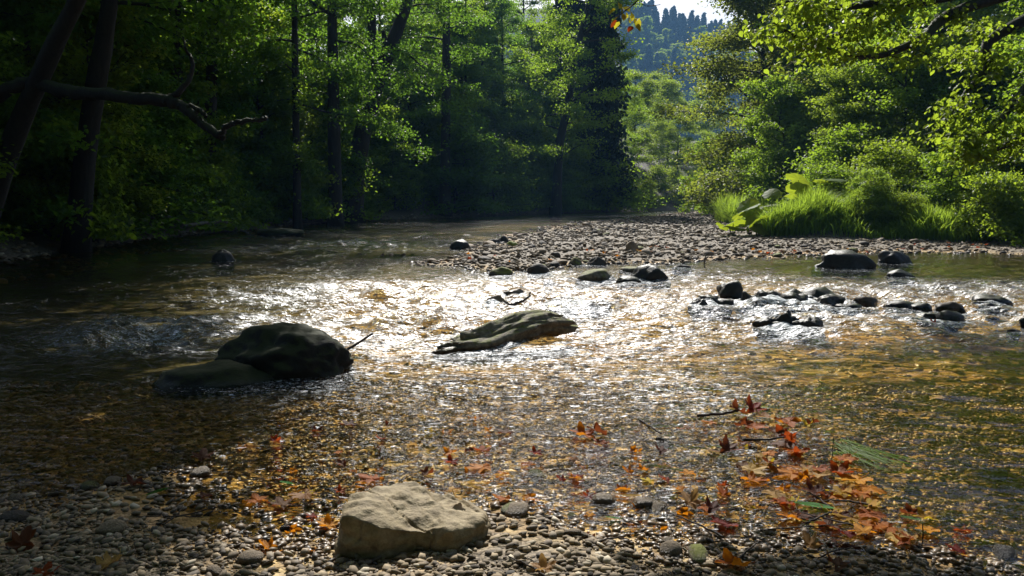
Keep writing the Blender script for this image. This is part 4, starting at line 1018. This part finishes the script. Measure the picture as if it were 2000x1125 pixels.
def oval(seed, bend=.6):
    n, rings = 30, 4; th = np.linspace(-PI, PI, n, endpoint=False); V, t = [[0, 0, 0]], [1.0]
    for i in range(1, rings + 1):
        q = i / rings; x, y = .30 * np.sin(th) * q, .9 * np.cos(th) * q; x = x * (1 - .35 * np.abs(y))
        V += list(np.stack([x, y, .35 * np.abs(x) + .12 * bend * y ** 2], -1)); t += list((np.abs(np.sin(th)) < .12) * 1.0 + .25 * (np.sin(y * 30 + np.abs(x) * 25) > .6))
    j = np.arange(n); T = np.stack([np.zeros(n, int), 1 + (j + 1) % n, 1 + j], -1)
    Q = np.concatenate([np.stack([1 + i * n + j, 1 + i * n + (j + 1) % n, 1 + (i + 1) * n + (j + 1) % n, 1 + (i + 1) * n + j], -1) for i in range(rings - 1)])
    g = Geo(); g.add(np.array(V), Q, T, np.clip(np.array(t), 0, 1)); g.tube(np.array([[0, -.88, .1], [0, -1.05, .1], [.02, -1.2, .08]]), .015, 4, True, .8); return g
SH = [maple(1, .0, 0), maple(2, .7, .4), maple(3, 1.3, 1.2), maple(4, 2.1, .2), maple(5, 1.7, 2.2), maple(6, .35, 1.5), maple(7, 2.6, 1.0)]
OV = oval(1)
_cache = {}
def leaf_mesh(sh, colr):
    if (sh, colr) not in _cache: _cache[(sh, colr)] = (OV if sh == 'o' else SH[sh]).mesh('fallen_leaf', FALLEN[colr])
    return _cache[(sh, colr)]
def fallen(px, py, wpx, colr, sh, rz, tilt, label, group=None, lift=.004, P=None):
    p = on(px, py, lift) if P is None else P
    s = wpx / F * p[1] / 1.75 if P is None else wpx; tilt = (tilt[0] * .6, tilt[1] * .7)
    o = obj('fallen_leaf', leaf_mesh(sh, colr), None, p)
    o.scale = (s, s, s); o.rotation_euler = (tilt[0], tilt[1], rz)
    if P is None: o.location.z += s * .5 * abs(math.sin(tilt[0])) + s * .4 * abs(math.sin(tilt[1]))
    return tag(o, label, 'leaf', group)
X_ = [  # px, py, width px, colour, shape, turn, tilt, label
    (1468, 806, 64, 'red', 4, .5, (1.1, .3), 'crumpled red leaf standing upright at the far end of the leaf drift'),
    (1440, 812, 60, 'brown', 3, 2.0, (.8, -.4), 'curled dark red leaf left in the clump at the end of the drift'),
    (1492, 818, 62, 'tan', 2, 1.0, (.3, .2), 'pale torn leaf right in the clump at the end of the drift'),
    (1478, 836, 58, 'orange', 1, 4.0, (.1, .1), 'orange leaf at the foot of the clump at the end of the drift'),
    (1452, 834, 46, 'brown', 6, 3.0, (.2, .5), 'black rolled leaf under the clump at the end of the drift'),
    (1420, 882, 60, 'brown', 4, .2, (1.0, .2), 'almost black leaf standing up in the bright water'),
    (1396, 884, 36, 'tan', 'o', 1.4, (.2, .1), 'small curled beige leaf against the almost black leaf'),
    (1540, 866, 44, 'red', 3, 1.0, (.9, .2), 'red leaf standing on edge at the middle of the drift'),
    (1560, 888, 52, 'red', 2, 2.4, (.5, .3), 'wet red leaf with a folded lobe in the middle of the drift'),
    (1506, 912, 54, 'brown', 3, 3.0, (.5, -.5), 'curled red brown leaf at the left of the drift'),
    (1534, 922, 92, 'orange', 0, .9, (0, 0), 'broad flat orange leaf afloat in the drift'),
    (1600, 918, 66, 'orange', 1, 2.9, (.1, 0), 'flat orange leaf right of the broad orange one'),
    (1592, 934, 80, 'tan', 2, 1.7, (.2, .3), 'long pale folded leaf edge across the middle of the drift'),
    (1640, 926, 66, 'red', 4, 5.2, (.6, .1), 'red leaf standing at the right of the middle drift'),
    (1668, 940, 84, 'orange', 1, 2.0, (.1, .1), 'reddish orange leaf lying at the right of the drift'),
    (1590, 966, 72, 'brown', 2, .6, (.6, .2), 'wine red leaf showing its pale curled rim'),
    (1574, 940, 44, 'orange', 3, 4.4, (.7, .4), 'small tented orange leaf behind the wine red leaf'),
    (1668, 966, 74, 'orange', 0, 3.4, (.06, 0), 'flat orange leaf right of the wine red leaf'),
    (1590, 990, 76, 'green', 'o', 4.2, (.05, 0), 'long green oval leaf lying in the drift'),
    (1532, 984, 56, 'red', 1, 1.2, (.2, .2), 'red leaf left of the long green leaf'),
    (1540, 1012, 62, 'orange', 2, .4, (.2, .3), 'curled orange leaf below the long green leaf'),
    (1652, 1012, 68, 'yellow', 0, 1.3, (.12, .1), 'bright yellow orange lobed leaf right of the long green leaf'),
    (1700, 1006, 72, 'orange', 5, 3.3, (0, 0), 'dull orange leaf flat in the water right of the yellow orange leaf'),
    (1778, 1014, 40, 'green', 'o', 4.0, (.1, .1), 'shorter green leaf beside the cream leaf at the right'),
    (1806, 1012, 58, 'yellow', 2, .3, (.3, .1), 'cream yellow lobed leaf at the edge of the right shade'),
    (1766, 1052, 68, 'tan', 2, 1.2, (.5, .2), 'arched tan leaf standing over the right shallows'),
    (1866, 1076, 50, 'red', 1, .8, (.3, .1), 'dark red leaf in the right shade'),
    (1578, 1064, 60, 'tan', 3, .1, (.9, .0), 'ochre leaf standing upright like a cup at the right shore'),
    (1350, 986, 64, 'tan', 2, 5.6, (.7, .4), 'pale ribbed leaf leaning at the tip of the shore'),
    (1388, 996, 56, 'brown', 4, .6, (.9, .2), 'dark red brown leaf leaning against the pale ribbed leaf'),
    (1410, 966, 44, 'orange', 3, .2, (.7, .1), 'orange leaf with a dark spotted fold behind the pale ribbed leaf'),
    (1412, 1028, 74, 'red', 1, 1.9, (.35, .1), 'bright red leaf on the pebbles before the pale ribbed leaf'),
    (1428, 1014, 44, 'tan', 6, .9, (.4, .2), 'rolled tan leaf lying on the bright red leaf'),
    (1430, 1110, 92, 'orange', 3, 1.8, (.4, .2), 'big curled orange brown leaf at the bottom shore'),
    (1630, 1108, 70, 'brown', 4, .7, (.6, .3), 'rolled brown leaf at the bottom right shore'),
    (1062, 1112, 66, 'tan', 2, .2, (.6, .1), 'pointed tan leaf on the pebbles at the bottom'),
    (1138, 852, 66, 'orange', 2, .3, (.5, .2), 'orange leaf behind the bright water with a red upright lobe'),
    (1166, 850, 56, 'brown', 3, 1.6, (.7, .2), 'dark red leaf touching the orange leaf behind the bright water'),
    (1046, 888, 36, 'red', 2, .6, (.7, .2), 'small red leaf left in the glittering shallows'),
    (1288, 884, 44, 'brown', 4, .9, (.8, .2), 'dark curled leaf reflected in the sky blue shallows'),
    (1224, 922, 34, 'orange', 3, .6, (.6, .1), 'left of two orange leaf humps reflected in the shallows'),
    (1254, 920, 32, 'orange', 3, 2.0, (.6, .1), 'right of two orange leaf humps reflected in the shallows'),
    (1094, 938, 30, 'red', 3, .6, (.6, .1), 'left of two red leaf humps in the wet pebbles'),
    (1121, 936, 28, 'orange', 3, 2.5, (.6, .1), 'right of two red leaf humps in the wet pebbles'),
    (1296, 940, 34, 'red', 4, 1.5, (.7, .1), 'dark red leaf hump right in the shallows'),
    (1264, 938, 36, 'yellow', 5, 1.1, (.05, 0), 'pale yellow leaf just under the shallow water'),
    (1232, 972, 40, 'yellow', 'o', 4.2, (.3, .2), 'lime yellow oval leaf at the shore edge'),
    (1198, 1013, 32, 'green', 'o', 1.4, (.1, .1), 'small bright green leaf on the pebbles'),
    (1256, 1026, 34, 'brown', 6, 2.3, (.5, .2), 'black shrivelled leaf on the pebbles'),
    (880, 905, 40, 'red', 2, .3, (.5, .2), 'red and orange leaf behind the pale boulder'),
    (935, 914, 66, 'orange', 5, 2.0, (.03, 0), 'broad orange leaf under the water behind the pale boulder'),
    (720, 934, 70, 'orange', 0, 1.0, (.03, 0), 'pale orange leaf left behind the boulder'),
    (664, 962, 30, 'red', 2, .4, (.8, .2), 'little dark red leaf standing left of the boulder'),
    (590, 968, 70, 'tan', 5, 2.7, (.05, .05), 'tan leaf at the edge of the left shade'),
    (500, 974, 62, 'orange', 0, .5, (.05, 0), 'orange leaf lying at the edge of the left shade'),
    (548, 984, 64, 'brown', 1, .5, (.1, .1), 'brown leaf lying right at the edge of the left shade'),
    (640, 1030, 56, 'orange', 2, .3, (.5, .3), 'orange leaf leaning on the left side of the boulder'),
    (608, 1010, 34, 'red', 1, 1.3, (.2, .2), 'small red leaf left of the boulder'),
    (520, 1072, 54, 'orange', 3, .9, (.6, .2), 'curled orange leaf on the dark pebbles left of the boulder'),
    (978, 978, 54, 'orange', 2, 1.9, (.3, .2), 'orange leaf lying right behind the boulder'),
    (48, 1066, 84, 'brown', 3, .2, (.9, .1), 'cupped brown leaf standing in the shade at the far left'),
    (90, 1118, 64, 'red', 1, .2, (.3, .1), 'red orange leaf at the bottom left corner'),
    (308, 964, 44, 'green', 'o', 5.2, (.3, .1), 'green leaf lying on the shaded pebbles'),
    (396, 892, 60, 'brown', 1, .2, (.3, .1), 'dark red leaf in the shaded shallows'),
    (262, 948, 60, 'brown', 2, 1.2, (.4, .2), 'brown curled leaf behind the green leaf in the shade'),
    (130, 982, 54, 'tan', 5, .9, (.1, .1), 'pale leaf lying flat in the shade at the left'),
    (210, 1104, 80, 'tan', 6, 2.0, (.2, .1), 'long rolled tan leaf on the shaded pebbles at the bottom'),
    (398, 970, 44, 'brown', 1, 2.0, (.2, .1), 'blackish red leaf right of the green leaf in the shade'),
    (742, 860, 30, 'red', 2, 2.0, (.7, .2), 'small red leaf in the dark glitter behind the left shore'),
    (680, 830, 44, 'brown', 1, 1.0, (.3, .1), 'flat red brown leaf furthest out behind the left shore'),
    (560, 944, 34, 'green', 'o', 1.2, (.05, 0), 'green leaf under water left of the boulder'),
    (1822, 632, 22, 'red', 3, .4, (.9, .1), 'red leaf caught on the low brown rock at the right')]
for a in X_: fallen(*a)
rr = np.random.default_rng(19)
cols = ['orange', 'red', 'tan', 'brown', 'yellow']
FL = {c: c + {'orange': ' leaf', 'red': ' leaf', 'tan': ' faded leaf', 'brown': ' rotting leaf', 'yellow': ' leaf'}[c] for c in cols}
for k in range(52):           # the drift on the right
    t = rr.random() ** .8
    px = 1500 + 230 * t + rr.normal(0, 68); py = 850 + 205 * t + rr.normal(0, 28)
    c = cols[rr.choice(5, p=[.46, .10, .14, .20, .10])]
    fallen(px, py, rr.uniform(40, 72), c, int([0, 1, 2, 5, 0, 3][rr.integers(6)]), rr.uniform(0, 6.28), (rr.normal(0, .12), rr.normal(0, .12)), FL[c] + ' lying in the wet leaf drift on the right', 'leaves in the right drift', lift=rr.uniform(-.012, .012))
for k in range(135):           # scattered over shallows and shore
    px, py = rr.uniform(470, 1600), rr.uniform(810, 1080)
    if 640 < px < 980 and py > 930: continue
    c = cols[rr.choice(5, p=[.48, .12, .14, .18, .08])]
    fallen(px, py, rr.uniform(22, 50), c, int(rr.integers(0, 7)), rr.uniform(0, 6.28), (rr.normal(0, .16), rr.normal(0, .16)), FL[c] + ' scattered in the glittering shallows', 'leaves in the shallows', lift=rr.uniform(-.02, .004))
for k in range(60):           # along the edge of the gravel bar
    x = rr.uniform(-1, 11.5); y = float(yB(x)) + abs(rr.normal(0, .9)) + .15
    if x > xG(y) - .1: continue
    c = ['red', 'orange', 'brown', 'tan'][rr.choice(4, p=[.4, .3, .15, .15])]
    z = float(gz(x, y)) + .05
    fallen(0, 0, rr.uniform(.035, .065), c, int(rr.integers(1, 7)), rr.uniform(0, 6.28), (rr.normal(0, .4), rr.normal(0, .4)), FL[c] + ' lying along the edge of the gravel bar', 'leaves along the gravel bar', P=(x, y, z))
# rolled leaf resting on the boulder
fallen(0, 0, .055, 'tan', 6, 2.2, (.2, .2), 'rolled dry leaf resting on top of the pale boulder', P=(-.18, 2.57, .098))

# ------------------------------------------------------------------ twigs, driftwood, water grass
def stick(pts, ra, rb, mat, name, label, cat, group=None, n=14):
    g = Geo(); q = np.random.default_rng(len(label)); P = spline(pts, n); P = P + q.normal(0, ra * .35, P.shape)
    g.tube(P, np.linspace(ra, rb, n), 6, True, .5, .08, q); o = obj(name, g.mesh(name, mat)); tag(o, label, cat, group)
stick([on(1362, 812, .01), on(1400, 808, .02), on(1440, 803, .03)], .008, .006, M_TWIG, 'twig', 'dark twig sticking out left of the leaf clump', 'twig')
stick([on(1450, 858, .006), on(1500, 858, .010), on(1535, 852, .014)], .006, .004, M_TWIG, 'twig', 'pale thin twig lying across the water below the leaf clump', 'twig')
stick([on(1250, 820, .004), on(1275, 836, .004), on(1292, 846, .004)], .006, .004, M_TWIG, 'twig', 'short brown twig afloat in the bright water', 'twig')
rr = np.random.default_rng(33)
for k in range(16):
    px, py = rr.uniform(60, 1750), rr.uniform(930, 1110)
    if 620 < px < 1000: continue
    q = on(px, py, .012); an = rr.uniform(0, 3.14); l_ = rr.uniform(.05, .16); d = np.array([math.cos(an), math.sin(an), rr.uniform(-.03, .08)]) * l_
    stick([q - d, q + np.array([rr.normal(0, .01), rr.normal(0, .01), .004]), q + d], rr.uniform(.002, .005), .0015, M_TWIG, 'twig', 'small broken twig lying on the wet shore pebbles', 'twig', 'twigs on the shore')
b = on(1625, 894, 0); stick([b, b + np.array([.001, 0, .05]), b + np.array([.004, 0, .095])], .002, .0015, M_TWIG, 'twig', 'thin leaf stalk standing upright in the drift', 'twig')
b = on(1800, 1066, 0); stick([b, b + np.array([.002, 0, .04]), b + np.array([-.002, 0, .075])], .002, .0015, M_TWIG, 'twig', 'thin stalk standing upright below the cream leaf', 'twig')
stick([on(1574, 1022, .01), on(1600, 1010, .02), on(1626, 1000, .03)], .004, .003, M_TWIG, 'twig', 'thin bent twig beside the long green leaf', 'twig')
b = at(1376, 524, 0); stick([b, b + np.array([.0, 0, .12]), b + np.array([.02, 0, .22])], .012, .008, M_DRIFT, 'twig', 'pale stub of twig standing in the pool inlet', 'twig')
b = at(1322, 546, 0); stick([b + np.array([-.1, 0, 0]), b + np.array([.05, 0, .08]), b + np.array([.25, .1, .12])], .009, .004, M_DRIFT, 'twig', 'pale twig trailing in the white water by the domed rock', 'twig')
stick([aty(988, 596, 8.2), aty(1010, 592, 8.2), aty(1030, 582, 8.2), aty(1037, 570, 8.25)], .016, .008, M_TWIG, 'branch', 'curved red brown branch caught on drowned stones in midstream', 'branch')
DW = [([(250, 408, 22), (275, 412, 21.5), (300, 428, 21), (318, 440, 20.8)], .05), ([(280, 430, 21), (305, 445, 20.8), (325, 449, 20.6)], .04), ([(318, 424, 22), (340, 427, 22), (356, 434, 21.6)], .05),
      ([(355, 441, 22), (390, 437, 22.4), (430, 432, 23), (445, 434, 23)], .07), ([(335, 444, 21.4), (350, 445, 21.2), (358, 452, 21)], .04), ([(196, 402, 20), (208, 416, 19.6), (216, 424, 19.4)], .04), ([(350, 456, 20.6), (365, 453, 20.8), (385, 456, 20.8)], .05), ([(460, 446, 24), (478, 452, 23.6), (490, 460, 23.4)], .04)]
DL = ['arched bare branch at the top of the driftwood heap', 'lower bare branch sloping to the water in the driftwood heap', 'short pale branch right of the arched driftwood', 'longest pale driftwood branch lying level on the left bank', 'bent driftwood stub below the level branch', 'dim bare branch leaning at the left of the driftwood', 'pale driftwood stub nearest the water', 'thin driftwood branch right of the longest one']
for (q, ra), lb in zip(DW, DL): stick([aty(*a) for a in q], ra, ra * .4, M_DRIFT, 'driftwood_branch', lb, 'driftwood', 'driftwood on the left bank')
P3, T3 = rock_shape(91, 4, 10, .1, .3); o = obj('log', mesh('log', P3 * np.array([.75, .3, .16]), [T3], bark_mat('moss_log', (.02, .02, .01), (.05, .05, .02), .5)), None, at(548, 455, .08)); tag(o, 'short log covered in green moss at the left waterline', 'log')
g = Geo(); rr = np.random.default_rng(4)
for k in range(46):
    a = on(1645 + rr.normal(0, 12), 872 + rr.normal(0, 8), .003); b = on(1740 + rr.normal(0, 34), 905 + rr.normal(0, 9), .003); m_ = (a + b) / 2 + np.array([rr.normal(0, .02), rr.normal(0, .02), 0]); a[2] = b[2] = m_[2] = .004
    g.tube(spline([a, m_, b], 7), np.linspace(.0022, .0008, 7), 4, False, rr.random())
o = obj('water_grass', g.mesh('water_grass', M_GRASS)); tag(o, 'tuft of long grass trailing flat on the amber water', 'grass tuft')

# ------------------------------------------------------------------ render settings
vs = scene.view_settings
scene.display_settings.display_device = 'sRGB'
vs.view_transform = 'Standard'; vs.look = 'None'; vs.gamma = 1.0; vs.exposure = 0.75; vs.use_curve_mapping = False
cy = scene.cycles
cy.max_bounces = 7; cy.diffuse_bounces = 3; cy.glossy_bounces = 3; cy.transmission_bounces = 5; cy.volume_bounces = 0; cy.transparent_max_bounces = 12
cy.sample_clamp_direct = 3; cy.sample_clamp_indirect = 2; cy.caustics_reflective = False; cy.caustics_refractive = False
cy.use_denoising = True
cy.use_adaptive_sampling = False
